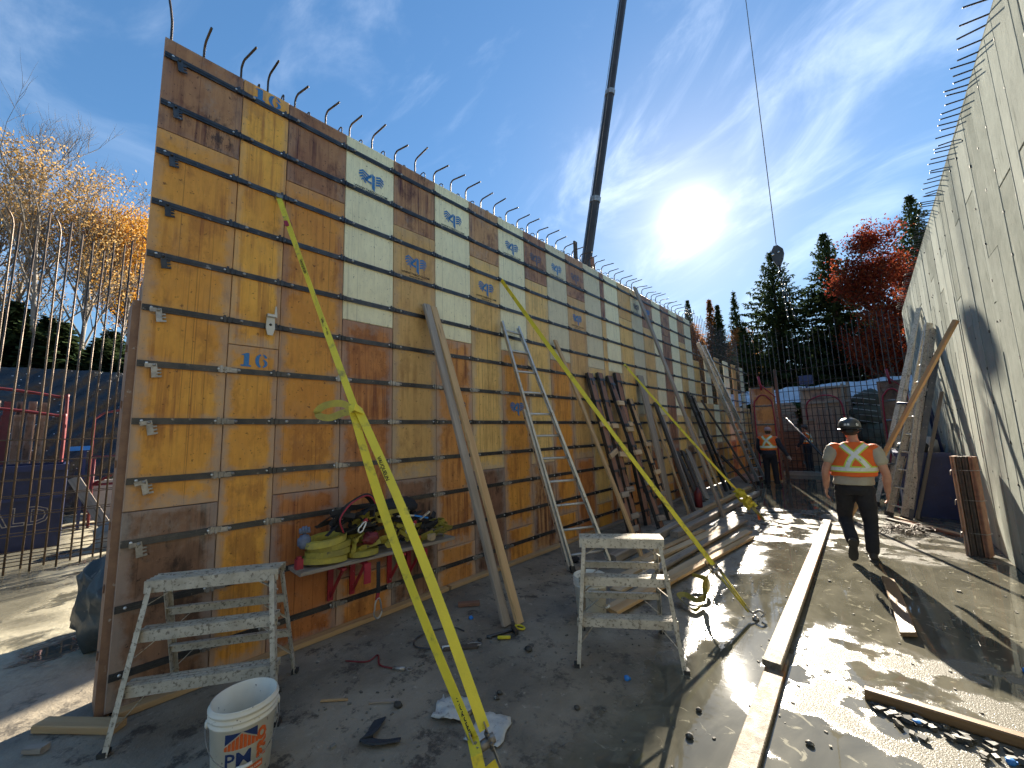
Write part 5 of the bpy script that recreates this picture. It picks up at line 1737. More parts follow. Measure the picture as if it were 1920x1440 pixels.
# ------------------------------------------------------------------ people
M['skin'] = pm('skin', (.52, .27, .18), (.43, .20, .13), .5, 0, 12, rnd=.05, bump=.1)
M['trousers'] = pm('trousers', (.012, .013, .018), (.022, .022, .028), .85, 0, 6, bump=.5, bsc=30)
M['shirt'] = pm('shirt', (.44, .40, .31), (.36, .32, .24), .85, 0, 5, bump=.4, bsc=40, rnd=.05)
M['shirt_navy'] = pm('shirt_navy', (.02, .024, .04), (.03, .034, .05), .85, 0, 5, bump=.4, bsc=40)
M['hi_vis'] = pm('hi_vis', (.86, .155, .02), (.78, .12, .015), .75, 0, 5, spots=(.45, .08, .02), spot_sc=7, spot_t=(.66, .85), bump=.3, bsc=60, rnd=.03)
M['tape_lime'] = pm('tape_lime', (.60, .70, .06), (.52, .62, .06), .7, 0, 6, rnd=.03)
M['tape_silver'] = pm('tape_silver', (.80, .78, .72), (.66, .64, .58), .4, .1, 14, spots=(.42, .4, .36), spot_sc=22, rnd=.03)
M['boot'] = pm('boot', (.03, .024, .018), (.06, .05, .04), .7, 0, 10, spots=(.22, .19, .14), spot_sc=14, bump=.4, bsc=30)
M['helmet'] = pm('helmet', (.055, .06, .065), (.04, .042, .045), .32, 0, 5, spots=(.12, .12, .12), spot_sc=20, rnd=.02)
M['cap_pale'] = pm('cap_pale', (.55, .36, .36), (.45, .28, .29), .6, 0, 5)
M['hair'] = pm('hair', (.05, .035, .025), (.03, .02, .015), .8, 0, 20)

def loft(b, rings, n=20):
    """closed skin through elliptical rings (centre, rx, ry)"""
    vs = []
    for c, rx, ry in rings:
        c = V(c)
        vs += [c + V((cos(2 * pi * k / n) * rx, sin(2 * pi * k / n) * ry, 0)) for k in range(n)]
    fs = [(i*n + k, i*n + (k+1) % n, (i+1)*n + (k+1) % n, (i+1)*n + k) for i in range(len(rings) - 1) for k in range(n)]
    fs += [tuple(range(n - 1, -1, -1)), tuple(range((len(rings) - 1) * n, len(rings) * n))]
    b.add(vs, fs, 0, True)
def limb(b, pts, rad, n=12, per=5):
    P = bez(pts, per)
    R = []
    for i in range(len(P)):
        t = i / per
        k = min(int(t), len(rad) - 2)
        R.append(rad[k] + (rad[k+1] - rad[k]) * (t - k))
    b.tube([P[0] - (P[1] - P[0]).normalized() * R[0] * .4] + P + [P[-1] + (P[-1] - P[-2]).normalized() * R[-1] * .5], [R[0] * .55] + R + [R[-1] * .5], n)
def ball(b, c, r, n=12):
    rr_ = r if isinstance(r, (tuple, list)) else (r, r, r)
    loft(b, [((c[0], c[1], c[2] + rr_[2] * -cos(pi * j / 8)), rr_[0] * sin(pi * j / 8) + 1e-4, rr_[1] * sin(pi * j / 8) + 1e-4) for j in range(9)], n)
def fuse(b, voxel, smooth=6, wrinkle=0.0, wf=9.0):
    """one continuous surface out of overlapping shapes"""
    me = b.mesh()
    bm = bmesh.new(); bm.from_mesh(me)
    bmesh.ops.recalc_face_normals(bm, faces=bm.faces)
    bm.to_mesh(me); bm.free()
    ob = bpy.data.objects.new('tmp', me)
    COL.objects.link(ob)
    md = ob.modifiers.new('r', 'REMESH'); md.mode = 'VOXEL'; md.voxel_size = voxel
    ms = ob.modifiers.new('s', 'SMOOTH'); ms.iterations = smooth; ms.factor = .5
    dg = bpy.context.evaluated_depsgraph_get()
    out_ = bpy.data.meshes.new_from_object(ob.evaluated_get(dg))
    bpy.data.objects.remove(ob); bpy.data.meshes.remove(me)
    if wrinkle:
        nr = [v.normal.copy() for v in out_.vertices]
        for v, nn in zip(out_.vertices, nr):
            p = v.co
            q = noise.noise((p.x * wf, p.y * wf, p.z * wf * 1.6)) + .5 * noise.noise((p.x * wf * 2.2, p.y * wf * 2.2, p.z * wf * 3))
            v.co = p + nn * wrinkle * q
    for p in out_.polygons:
        p.use_smooth = True
    out_.update()
    return out_

def worker(loc, yaw, label, J, top='shirt', hat='helmet', group=None, sleeve=.55, bulk=1.0, glove=False):
    loc = V(loc)
    # ---- body
    b = MB()
    sx = J.get('sway', 0)
    px = J['pelvis'][0]
    def T(z, k):
        return (px * (1 - k), 0.0 + .02 * k, z)
    loft(b, [(T(.84, 0), .13, .10), (T(.92, 0), .165 * bulk, .125 * bulk), (T(1.02, .3), .155 * bulk, .12 * bulk), (T(1.18, .7), .172 * bulk, .125 * bulk), (T(1.32, 1), .185, .115), (T(1.40, 1), .14, .085), (T(1.45, 1), .07, .06), (T(1.50, 1), .056, .058), (T(1.55, 1), .055, .06)])
    hx, hy, hz = J['head']
    loft(b, [((hx, hy - .005, hz - .125), .030, .035), ((hx, hy + .012, hz - .105), .050, .060), ((hx, hy + .008, hz - .06), .066, .084), ((hx, hy, hz), .075, .096), ((hx, hy - .004, hz + .06), .070, .088), ((hx, hy - .006, hz + .10), .045, .058), ((hx, hy - .006, hz + .115), .012, .015)])
    for s in (-1, 1):
        ball(b, (hx + s * .077, hy - .008, hz - .015), (.010, .020, .030), 8)              # ears
        ball(b, (hx + s * .030, hy + .082, hz + .006), (.016, .010, .009), 8)             # brow and eyelids
    b.tube([(hx, hy + .088, hz + .012), (hx, hy + .108, hz - .028), (hx, hy + .085, hz - .040)], [.008, .013, .008], 8)   # nose
    b.tube([(hx - .024, hy + .080, hz - .066), (hx, hy + .088, hz - .065), (hx + .024, hy + .080, hz - .066)], [.004, .007, .004], 6)   # mouth
    for s, k in ((-1, 'L'), (1, 'R')):
        sh, el, wr = V(J['sh' + k]), V(J['el' + k]), V(J['wr' + k])
        ball(b, sh, (.068, .066, .07))
        limb(b, [sh, sh.lerp(el, .5) + V((0, -.008, 0)), el, el.lerp(wr, .35) + V((0, -.004, 0)), wr], [.060, .052, .043, .044, .029])
        d = (wr - el).normalized()
        pa = wr + d * .075 + V((0, .01, 0))
        inw = V((-s, .15, 0)).normalized()                       # palm faces the thigh
        fr = d.cross(inw).normalized()
        if fr.y < 0:
            fr = -fr
        # palm: flattened block of tubes, then four fingers and a thumb
        for o_ in (-.028, -.009, .010, .028):
            b.tube([wr + fr * o_ * .5, wr + d * .045 + fr * o_, wr + d * .092 + fr * o_ * 1.05], [.016, .0155, .0125], 8)
        for o_, L in ((-.030, .060), (-.010, .074), (.011, .078), (.031, .068)):
            q0 = wr + d * .088 + fr * o_ * 1.05
            q1 = q0 + (d + inw * .28).normalized() * L * .45
            q2 = q1 + (d + inw * .8).normalized() * L * .32
            q3 = q2 + (d * .7 + inw * 1.0).normalized() * L * .28
            b.tube([q0, q1, q2, q3], [.0105, .0098, .009, .0072], 8)
        t0 = wr + d * .022 + fr * .030
        t1 = t0 + (d * .8 + fr * .55 + inw * .35).normalized() * .038
        t2 = t1 + (d + fr * .1 + inw * .4).normalized() * .032
        b.tube([wr + d * .008 + fr * .012, t0, t1, t2], [.016, .014, .0115, .0085], 8)
        hp, kn_, an = V(J['hip' + k]), V(J['kn' + k]), V(J['an' + k])
        limb(b, [hp, hp.lerp(kn_, .5), kn_, kn_.lerp(an, .4) + V((0, -.015, 0)), an], [.080, .070, .052, .050, .034])
    me = fuse(b, .0075, 3)
    body = put('person', me, [M['skin']], None, loc)
    tag(body, label, 'person', group)
    body.rotation_euler.z = yaw
    def child(name, me_, mats, parent=body):
        o = put(name, me_, mats, None, (0, 0, 0))
        o.parent = parent
        o.location = (0, 0, 0)
        return o
    # ---- trousers
    b = MB()
    loft(b, [((px, 0, .80), .15 * bulk, .12 * bulk), ((px, -.005, .86), .178 * bulk, .14 * bulk), ((px, 0, .93), .178 * bulk, .138 * bulk), ((px, 0, .97), .17 * bulk, .13 * bulk)])
    for k in 'LR':
        hp, kn_, an = V(J['hip' + k]), V(J['kn' + k]), V(J['an' + k])
        limb(b, [hp + V((0, -.005, .02)), hp.lerp(kn_, .45), kn_, kn_.lerp(an, .5) + V((0, -.012, 0)), an + (an - kn_).normalized() * .0], [.102 * bulk, .092 * bulk, .076, .071, .068])
    child('trousers', fuse(b, .011, 5, .006, 11), [M['trousers']])
    # ---- boots
    for k in 'LR':
        an, ft = V(J['an' + k]), V(J['ft' + k])
        b = MB()
        d = (ft - an)
        upv = V(J.get('sole' + k, (0, 0, -1)))
        heel = an + upv * .065 - ft.normalized() * 0
        fd = V(J['fd' + k]).normalized()
        a0 = an + upv * .055
        limb(b, [an - upv * .05, an + upv * .02], [.056, .058], per=3)
        limb(b, [a0 - fd * .065, a0, a0 + fd * .09, a0 + fd * .165], [.040, .046, .044, .034], per=3)
        limb(b, [an + upv * .01, a0 + fd * .06], [.052, .040], per=3)
        bt = child('boot', fuse(b, .009, 4), [M['boot']])
        b = MB()
        s_, f_ = fd.cross(upv).normalized(), fd
        pl = [(-.085, -.034), (-.06, -.042), (.03, -.040), (.10, -.050), (.16, -.044), (.195, -.022), (.20, .0), (.195, .022), (.16, .046), (.10, .050), (.03, .040), (-.06, .042), (-.085, .034)]
        b.prism(pl, a0 + upv * .026, f_, s_, upv * .024)
        child('sole', b.mesh(), [M['black_rubber']], bt)
    # ---- shirt with short or long sleeves
    b = MB()
    def W(z, k):
        return (px * (1 - k), .015 * k - .008, z)
    loft(b, [(W(.92, 0), .196 * bulk, .160 * bulk), (W(.98, .1), .188 * bulk, .152 * bulk), (W(1.10, .5), .188 * bulk, .148 * bulk), (W(1.24, .85), .198, .145), (W(1.34, 1), .20, .125), (W(1.405, 1), .15, .092), (W(1.45, 1), .082, .072)])
    for k in 'LR':
        sh, el, wr = V(J['sh' + k]), V(J['el' + k]), V(J['wr' + k])
        if sleeve < 1:
            limb(b, [sh + V((0, 0, .005)), sh.lerp(el, sleeve * .5), sh.lerp(el, sleeve)], [.080, .082, .080])
        else:
            limb(b, [sh, sh.lerp(el, .5), el, el.lerp(wr, .9)], [.078, .070, .060, .045])
    child('shirt', fuse(b, .011, 5, .006, 12), [M[top]])
    # ---- vest
    b = MB()
    loft(b, [(W(1.03, .25), .216 * bulk, .176 * bulk), (W(1.07, .35), .214 * bulk, .172 * bulk), (W(1.16, .6), .212 * bulk, .164 * bulk), (W(1.27, .9), .214, .156), (W(1.36, 1), .208, .136), (W(1.41, 1), .165, .105), (W(1.455, 1), .098, .084)], 28)
    for k in 'LR':
        sh = V(J['sh' + k])
        ball(b, (sh.x * .93, sh.y, sh.z + .012), (.070, .082, .062))
    vm = fuse(b, .011, 5, .007, 9)
    vest = child('vest', vm, [M['hi_vis']])
    bvh = BVHTree.FromPolygons([v.co.copy() for v in vm.vertices], [tuple(p.vertices) for p in vm.polygons])
    def strip(path, wd, lift, mat, name, n=14):
        """tape laid on the back of the vest along (x, z) points"""
        pp = bez([(a, 0, c) for a, c in path], n)
        vs, fs = [], []
        for i, p in enumerate(pp):
            d = (pp[min(i + 1, len(pp) - 1)] - pp[max(i - 1, 0)]).normalized()
            s = V((-d.z, 0, d.x))
            for e in (-1, -.33, .33, 1):
                q = p + s * wd / 2 * e
                h = bvh.ray_cast(V((q.x, -1, q.z)), V((0, 1, 0)))
                y = h[0].y if h[0] else -.1
                vs.append(V((q.x, y - lift, q.z)))
        for i in range(len(pp) - 1):
            for e in range(3):
                o = i * 4 + e
                fs.append((o, o + 1, o + 5, o + 4))
        bb = MB(); bb.add(vs, fs, 0, True)
        child(name, bb.mesh(), [mat], vest)
    def band(z, wd, lift, mat, name):
        vs, fs, n = [], [], 40
        for i in range(n):
            a = 2 * pi * i / n
            for e in (-.5, 0, .5):
                c = V((px * .5, 0, z + e * wd))
                o_ = c + V((cos(a), sin(a), 0)) * 1.0
                h = bvh.ray_cast(o_, -V((cos(a), sin(a), 0)))
                p = h[0] if h[0] else c + V((cos(a) * .2, sin(a) * .16, 0))
                vs.append(p + V((cos(a), sin(a), 0)) * lift)
        for i in range(n):
            for e in range(2):
                o, q = i * 3 + e, ((i + 1) % n) * 3 + e
                fs.append((o, q, q + 1, o + 1))
        bb = MB(); bb.add(vs, fs, 0, True)
        child(name, bb.mesh(), [mat], vest)
    zc = 1.12
    for wd, lift, mk, nm in ((.075, .0035, 'tape_lime', 'tape_border'), (.044, .007, 'tape_silver', 'reflective_tape')):
        strip([(-.115, 1.425), (-.04, 1.34), (.06, 1.24), (.125, zc + .02)], wd, lift, M[mk], nm)
        strip([(.125, 1.425), (.05, 1.35), (-.04, 1.24), (-.085, zc + .02)], wd, lift + .0012, M[mk], nm)
        band(zc, wd * 1.02, lift + .0016, M[mk], nm)
    # ---- head gear
    if hat == 'helmet':
        b = MB()
        c = V((hx, hy - .005, hz + .015))
        prof = [(1.0, 0), (.995, .03), (.95, .065), (.83, .098), (.6, .122), (.3, .134), (.02, .137)]
        n = 28
        vs = []
        for r, z in prof:
            vs += [c + V((cos(2*pi*k/n) * .118 * r, sin(2*pi*k/n) * .145 * r, z)) for k in range(n)]
        fs = [(i*n + k, i*n + (k+1) % n, (i+1)*n + (k+1) % n, (i+1)*n + k) for i in range(len(prof) - 1) for k in range(n)] + [tuple(range((len(prof)-1)*n, len(prof)*n))]
        o = len(vs)
        vs += [c + V((cos(2*pi*k/n) * .128, sin(2*pi*k/n) * .155 + (.045 * max(0, sin(2*pi*k/n)) ** 3), -.008)) for k in range(n)]
        fs += [(k, (k+1) % n, o + (k+1) % n, o + k) for k in range(n)]
        b.add(vs, fs, 0, True)
        hm_ = b.mesh()
        hel = child('hard_hat', hm_, [M['helmet']])
        hb = BVHTree.FromPolygons([v.co.copy() for v in hm_.vertices], [tuple(p.vertices) for p in hm_.polygons])
        b = MB()
        b.box(c + V((0, 0, .128)), (.03, .17, .018)); child('ridge', b.mesh(), [M['helmet']], hel)
        for (x0, x1, z0, z1) in ((-.048, -.022, .035, .062), (-.016, .006, .037, .062), (.070, .092, .03, .062)):
            vs = []
            for (x_, z_) in ((x0, z0), (x1, z0), (x1, z1), (x0, z1)):
                h = hb.ray_cast(c + V((x_, -.5, z_)), V((0, 1, 0)))
                vs.append((h[0] if h[0] else c + V((x_, -.14, z_))) + V((0, -.002, 0)))
            bb = MB(); bb.add(vs, [(0, 1, 2, 3)]); child('sticker', bb.mesh(), [M['tape_silver']], hel)
        b = MB()
        b.tube([c + V((cos(a) * .098, sin(a) * .118, -.035)) for a in [pi + pi * k / 12 for k in range(13)]], .011, 8)
        b.box(c + V((0, -.122, -.036)), (.07, .02, .035)); child('head_band', b.mesh(), [M['black_cloth']], hel)
    else:
        b = MB()
        c = V((hx, hy, hz + .02))
        loft(b, [(c + V((0, 0, -.005)), .092, .112), (c + V((0, 0, .04)), .090, .108), (c + V((0, -.004, .085)), .066, .082), (c + V((0, -.006, .105)), .03, .04)], 20)
        b.prism([(-.075, .0), (.075, .0), (.06, .075), (0, .095), (-.06, .075)], c + V((0, .095, .0)), (1, 0, 0), (0, 1, -.25), (0, 0, .008))
        child('cap', b.mesh(), [M['cap_pale'] if hat == 'cap' else M['helmet']])
    b = MB()
    loft(b, [((hx, hy - .022, hz - .075), .060, .066), ((hx, hy - .014, hz - .03), .078, .088), ((hx, hy - .008, hz + .04), .079, .094), ((hx, hy - .004, hz + .08), .06, .075)], 18)
    child('hair', fuse(b, .01, 2), [M['hair']])
    if glove:
        for k in 'LR':
            el, wr = V(J['el' + k]), V(J['wr' + k])
            d = (wr - el).normalized()
            b = MB(); limb(b, [wr - d * .03, wr + d * .04, wr + d * .10], [.038, .043, .036], per=3)
            child('glove', fuse(b, .009, 2, .004, 30), [M['sheet_grey']])
    return body

walk = dict(pelvis=(-.05, 0, .88), head=(-.012, .035, 1.615), shL=(-.205, 0, 1.375), shR=(.195, 0, 1.36), elL=(-.312, -.03, 1.075), elR=(.272, -.02, 1.055), wrL=(-.335, .03, .855), wrR=(.262, .06, .83),
            hipL=(-.14, 0, .86), hipR=(.045, 0, .86), knL=(-.19, .12, .47), knR=(.062, .03, .46), anL=(-.12, -.19, .235), anR=(.045, .0, .105), ftL=(-.13, -.2, .1), ftR=(.04, .1, .03),
            fdL=(-.08, .35, -.95), fdR=(-.05, 1, 0), soleL=(-.02, -.95, -.30), soleR=(0, 0, -1))
worker((-.26, 6.78, 0), 0.0, 'man in orange vest and dark hard hat walking away over the wet floor', walk, bulk=1.08)
stand = dict(pelvis=(0, 0, .88), head=(.02, .04, 1.56), shL=(-.195, 0, 1.36), shR=(.195, .02, 1.35), elL=(-.27, .05, 1.09), elR=(.30, .10, 1.08), wrL=(-.26, .20, .92), wrR=(.40, .22, .84),
             hipL=(-.09, 0, .86), hipR=(.09, 0, .86), knL=(-.10, .02, .47), knR=(.10, .03, .47), anL=(-.11, 0, .10), anR=(.12, .02, .10), ftL=(-.1, .1, 0), ftR=(.1, .1, 0),
             fdL=(-.15, 1, 0), fdR=(.2, 1, 0), soleL=(0, 0, -1), soleR=(0, 0, -1))
worker((-2.36, 13.35, 0), radians(-6), 'man in orange vest, pale cap and dark clothes standing by the brown form panel', stand, top='shirt_navy', hat='cap', sleeve=1.0, bulk=.95, glove=True)
worker((-1.98, 18.15, .0), radians(70), 'man in orange vest half hidden behind the far rebar mesh', dict(stand, head=(.02, .03, 1.60)), top='shirt_navy', hat='dark', sleeve=1.0, bulk=.95)

# ------------------------------------------------------------------ things along the concrete wall
skp = thing('skip_bin', 'small dark blue skip against the concrete wall behind the leaning ladders', 'skip bin', (.55, 11.0, 0))
b = MB()
x0, x1, y0, y1, h = .22, .86, 10.35, 12.3, 1.10
for p, q in (((x0, y0, h/2), (x1, y0, h/2)), ((x0, y1, h/2), (x1, y1, h/2)), ((x0, y0, h/2), (x0, y1, h/2)), ((x1, y0, h/2), (x1, y1, h/2))):
    b.beam(p, q, .04, h)
b.box(((x0 + x1) / 2, (y0 + y1) / 2, .05), (x1 - x0, y1 - y0, .06))
b.build('shell', M['blue_paint'], skp)
b = MB()
b.beam((x0 - .03, y0 - .03, h), (x1 + .03, y0 - .03, h), .07, .07); b.beam((x0 - .03, y0, h), (x0 - .03, y1, h), .07, .07)
b.build('rim', M['blue_paint'], skp)
b = MB()
b.tube([(x1 - .06, y0 + .1, h), (x1 - .12, y0 + .15, 2.0), (x0 + .1, y0 + .15, 2.05)], .022, 6)
b.tube([(x1 - .06, y0 + .7, h), (x1 - .12, y0 + .7, 2.0), (x1 - .12, y0 + .15, 2.0)], .022, 6)
b.build('hoop', M['blue_paint'], skp)
for i, (x, y, z, r) in enumerate([(.45, 10.7, 1.18, .2), (.65, 11.1, 1.2, .22), (.5, 11.6, 1.15, .2)]):
    lump('rubbish_sack', (x, y, z), (r, r * 1.2, r * .9), M['black_rubber'] if i != 1 else M['sheet_grey'], ['black sack on the edge of the small blue skip', 'pale sack heaped in the middle of the small blue skip', 'black sack at the back of the small blue skip'][i], 'sack', .3, 3, 18, zmin=z - r)
dk = thing('form_strip', 'black form strip leaning on the concrete wall beside the wide ladder', 'form strip', (.22, 9.82, 0))
f_, t_ = V((.22, 9.85, 0)), V((.90, 10.2, 2.83))
plank('face', f_ + V((-.03, 0, .01)), t_ + V((-.03, 0, 0)), .13, .04, M['wood_dark'], dk, up=(-1, 0, .3))
d_, a_, u_ = frame(t_ - f_, (-1, 0, .3))
for s in (-1, 1):
    b = MB(); b.beam(f_ + a_ * s * .075, t_ + a_ * s * .075, .02, .08, up=u_); b.build('steel_edge', M['steel_dark'], dk)
for k in range(7):
    c = f_.lerp(t_, (k + .5) / 7) + u_ * .045
    b = MB(); b.beam(c - a_ * .08, c + a_ * .08, .05, .015, up=u_); b.box(c + u_ * .02 - a_ * .03, (.03, .03, .05)); b.build('clip', M['steel_raw'], dk)
dk2 = plank('dark_board', (.33, 10.0, .01), (.92, 10.55, 2.2), .10, .05, M['wood_grey'], up=(-1, 0, .3), label='grey-brown board leaning behind the black form strip on the concrete wall', cat='board')
plank('pine_pole', (-.55, 9.42, .02), (.93, 7.86, 3.02), .065, .045, M['pine'], up=(-1, -1, .4), label='long yellow pine batten slanting up across the ladders to the concrete wall', cat='batten')

bn = thing('slat_bundle', 'wired bundle of rust-brown form slats standing on end by the concrete wall', 'slat bundle', (.77, 7.72, 0))
for i, (dx, dy) in enumerate([(0, 0), (.052, -.008), (.104, -.012), (.156, -.016)]):
    b = MB()
    R3 = Matrix.Rotation(radians(-20), 3, 'Z')
    c = V((.685 + dx, 7.72 + dy, .615 + (i % 2) * .004))
    b.box(c, (.044, .15, 1.23 - (i % 2) * .02), R3)
    b.box(c + R3 @ V((-.012, -.08, 0)), (.014, .014, 1.22), R3)
    b.box(c + R3 @ V((.016, -.08, 0)), (.010, .014, 1.22), R3)
    b.build('form_slat', PM['brown'] if i == 0 else (M['wood_dark'] if i != 3 else M['wood_red']), bn)  # lit and shadowed sides put into the colours: first slat lighter, others darker
for z in (.28, .68, 1.05):
    b = MB()
    R3 = Matrix.Rotation(radians(-20), 3, 'Z')
    cc = V((.765, 7.712, z))
    pts = [cc + R3 @ V((x_, y_, w2)) for x_, y_, w2 in ((-.112, -.092, .0), (.112, -.092, .01), (.112, .085, .0), (-.112, .085, -.01))]
    b.tube(pts, .005, 5, closed=True)
    b.tube([pts[0], pts[0] + V((-.01, -.015, -.06))], .004, 5)
    b.build('tie_wire', M['steel_raw'], bn)

# scrap rods and battens on the floor by the ladders
for i, (p, q, w_, mk, lab) in enumerate([((.05, 9.75, .05), (.72, 8.85, .03), .05, 'pine_light', 'pale batten lying on the scrap pile in front of the small skip'), ((.12, 9.6, .02), (.80, 8.75, .02), .09, 'wood_red', 'reddish board under the pale batten by the small skip'), ((-.05, 9.7, .02), (.45, 9.0, .02), .07, 'wood_dark', 'dark board at the edge of the scrap pile by the small skip')]):
    plank('scrap_board', p, q, w_, .03, M[mk], label=lab, cat='board')
b = MB()
rq = random.Random(21)
for i in range(70):
    c = V((.12 + rq.gauss(0, .16), 8.75 + rq.gauss(0, .20), .015 + rq.random() * .05))
    a = rq.uniform(0, 6.28)
    d = V((cos(a), sin(a), rq.uniform(-.2, .3))) * rq.uniform(.06, .16)
    b.tube(bez([c - d, c + V((rq.uniform(-.05, .05), rq.uniform(-.05, .05), .03)), c + d], 3), .005, 4)
for v in b.v:
    v.z = max(v.z, .004)
o = b.build('wire_tangle', M['rebar'], None, (.1, 8.75, 0)); o['kind'] = 'stuff'; tag(o, 'dark tangle of tie wire on the wet floor behind the walking man', 'wire')
b = MB(); b.tube([(.02, 8.86, .05), (.09, 8.84, .055)], .016, 7); b.tube([(.02, 8.86, .05), (.02, 8.80, .05)], .010, 6)
tag(b.build('red_tool', M['red_paint'], None, (.05, 8.85, 0)), 'small bright red tool lying on the tangle of wire', 'tool')

# ------------------------------------------------------------------ shelf of straps on the formwork
sh_ = thing('wall_shelf', 'plank shelf on red steel brackets hung on the formwork wall', 'shelf', (-3.6, 2.0, .62))
plank('shelf_board', (-3.60, 1.27, .645), (-3.58, 2.80, .615), .28, .03, M['wood_grey'], sh_)
for y in (1.62, 1.82, 2.20, 2.42):
    z = .63 - (y - 1.3) * .02
    b = MB()
    b.box((-3.735, y, z - .17), (.02, .045, .34))
    b.box((-3.60, y, z - .028), (.27, .04, .02))
    b.beam((-3.73, y, z - .31), (-3.50, y, z - .04), .03, .012, up=(0, 1, 0))
    if y in (1.82, 2.42):
        b.box((-3.452, y, z - .105), (.012, .062, .17))
    b.build('bracket', M['red_paint'], sh_)

def oval_loop(c, rx, ry, n=22, ang=0.0, start=0.0, tilt=(0, 0)):
    c = V(c)
    out_ = []
    for k in range(n + 1):
        a = 2 * pi * k / n + start
        x_, y_ = cos(a) * rx, sin(a) * ry
        out_.append(c + V((x_ * cos(ang) - y_ * sin(ang), x_ * sin(ang) + y_ * cos(ang), tilt[0] * x_ + tilt[1] * y_)))
    return out_
labs = ['rolled yellow strap at the bottom of the pile on the shelf', 'rolled yellow strap, second from the bottom of the shelf pile', 'rolled yellow strap, third from the bottom of the shelf pile', 'dirty rolled strap topping the pile on the shelf']
for i in range(4):
    b = MB()
    z = .695 + i * .052
    for r in range(4):
        b.ribbon(oval_loop((-3.58 + .012 * (i % 2), 1.50 + .022 * ((i * 7) % 3), z), .125 - r * .014, .18 - r * .016, 24, .12 * (i - 1.5), .4 * r, (.05 - .04 * i, -.09 + .05 * i)), (0, 0, 1), .048, .005)
    tag(b.build('rolled_strap', M['webbing_old'], None, (-3.58, 1.5, z - .03)), labs[i], 'rolled strap')
b = MB()
for r in range(5):
    b.ribbon(oval_loop((-3.56, 1.83, .68), .115 - r * .014, .14 - r * .015, 22, .1, .5 * r, (.0, -.03)), (0, 0, 1), .045, .005)
tag(b.build('rolled_strap', M['webbing_old'], None, (-3.56, 1.83, .65)), 'olive rolled strap lying flat beside the pile of rolled straps', 'rolled strap')

def tangle(name, box, n, wd, mat, seed, label, cat, parent=None):
    rd = random.Random(seed)
    b = MB()
    (ax, bx), (ay, by), (az, bz) = box
    for i in range(n):
        p = V((rd.uniform(ax, bx), rd.uniform(ay, by), rd.uniform(az, bz)))
        pts = [p]
        for k in range(4):
            q = pts[-1] + V((rd.uniform(-.09, .09), rd.uniform(-.16, .16), rd.uniform(-.07, .07)))
            q = V((min(max(q.x, ax), bx), min(max(q.y, ay), by), min(max(q.z, az), bz)))
            pts.append(q)
        cv = bez(pts, 5)
        sv = V((rd.uniform(-.6, .6), rd.uniform(-.5, .5), 1))
        b.ribbon(cv, [Matrix.Rotation(.05 * k, 3, 'Y') @ sv for k in range(len(cv))], wd, .004)
    o = b.build(name, mat, parent, None if parent else ((ax + bx) / 2, (ay + by) / 2, az))
    if label:
        tag(o, label, cat)
    return o
tangle('safety_harness', ((-3.66, -3.46), (1.40, 2.0), (.84, 1.08)), 18, .042, M['black_cloth'], 3, 'black safety harness heaped over the rolled straps', 'harness')
tangle('yellow_lanyard', ((-3.66, -3.45), (1.72, 2.25), (.70, 1.0)), 16, .042, M['webbing_old'], 4, 'yellow webbing lanyards tangled in the middle of the shelf', 'lanyard')
tangle('yellow_lanyard', ((-3.62, -3.45), (2.15, 2.75), (.645, .82)), 12, .042, M['webbing_old'], 5, 'bright yellow webbing spread at the far end of the shelf', 'lanyard')
tangle('black_lanyard', ((-3.62, -3.46), (1.95, 2.65), (.68, .95)), 11, .036, M['black_cloth'], 6, 'black webbing straps over the yellow webbing on the shelf', 'lanyard')
b = MB()
arc = bez([(-3.50, 1.60, .90), (-3.48, 1.56, 1.02), (-3.50, 1.66, 1.13), (-3.52, 1.82, 1.18), (-3.52, 1.90, 1.10), (-3.50, 1.88, .98)], 7)
b.ribbon(arc, [V((1, 0, .4))] * len(arc), .085, .012)
hb_ = tag(b.build('harness_belt', M['black_cloth'], None, (-3.5, 1.7, .9)), 'padded black belt with red edging arching above the harness', 'belt')
b = MB(); b.tube([p + V((.045, 0, .0)) for p in arc[:-6]], .007, 6); o = b.build('red_edging', M['red_paint'], None, (-3.5, 1.7, .9)); o.parent = hb_; o.location = (0, 0, 0)
lump('tool_bag', (-3.60, 2.18, 1.0), (.10, .24, .10), M['black_cloth'], 'black cloth tool bag lying on top of the webbing on the shelf', 'bag', .25, 3, 24, zmin=.86)
lump('red_pouch', (-3.48, 1.86, .80), (.035, .065, .05), M['red_dark'], 'crumpled red pouch among the straps on the shelf', 'pouch', .6, 5, 24, zmin=.74)
gl = lump('work_glove', (-3.55, 1.32, .875), (.03, .05, .06), pm('glove_knit', (.16, .19, .27), (.10, .12, .18), .9, 0, 20, bump=.6, bsc=50), 'blue-grey knitted glove stuck at the end of the strap pile', 'glove', .25, 4, 16, zmin=.80)
b = MB()
for k in range(4):
    b.tube([(-3.53 + .005 * k, 1.27 + .02 * k, .94), (-3.53, 1.265 + .022 * k, 1.0 - abs(k - 1.5) * .012)], [.013, .010], 7)
o = b.build('glove_fingers', gl.data.materials[0], None, (-3.53, 1.30, .80)); o.parent = gl; o.location = (0, 0, 0)
b = MB(); b.box((-3.47, 1.255, .73), (.05, .05, .075)); b.box((-3.47, 1.255, .775), (.03, .03, .02))
tag(b.build('red_buckle', M['red_paint'], None, (-3.47, 1.255, .69)), 'small red buckle at the near end of the rolled straps', 'buckle')
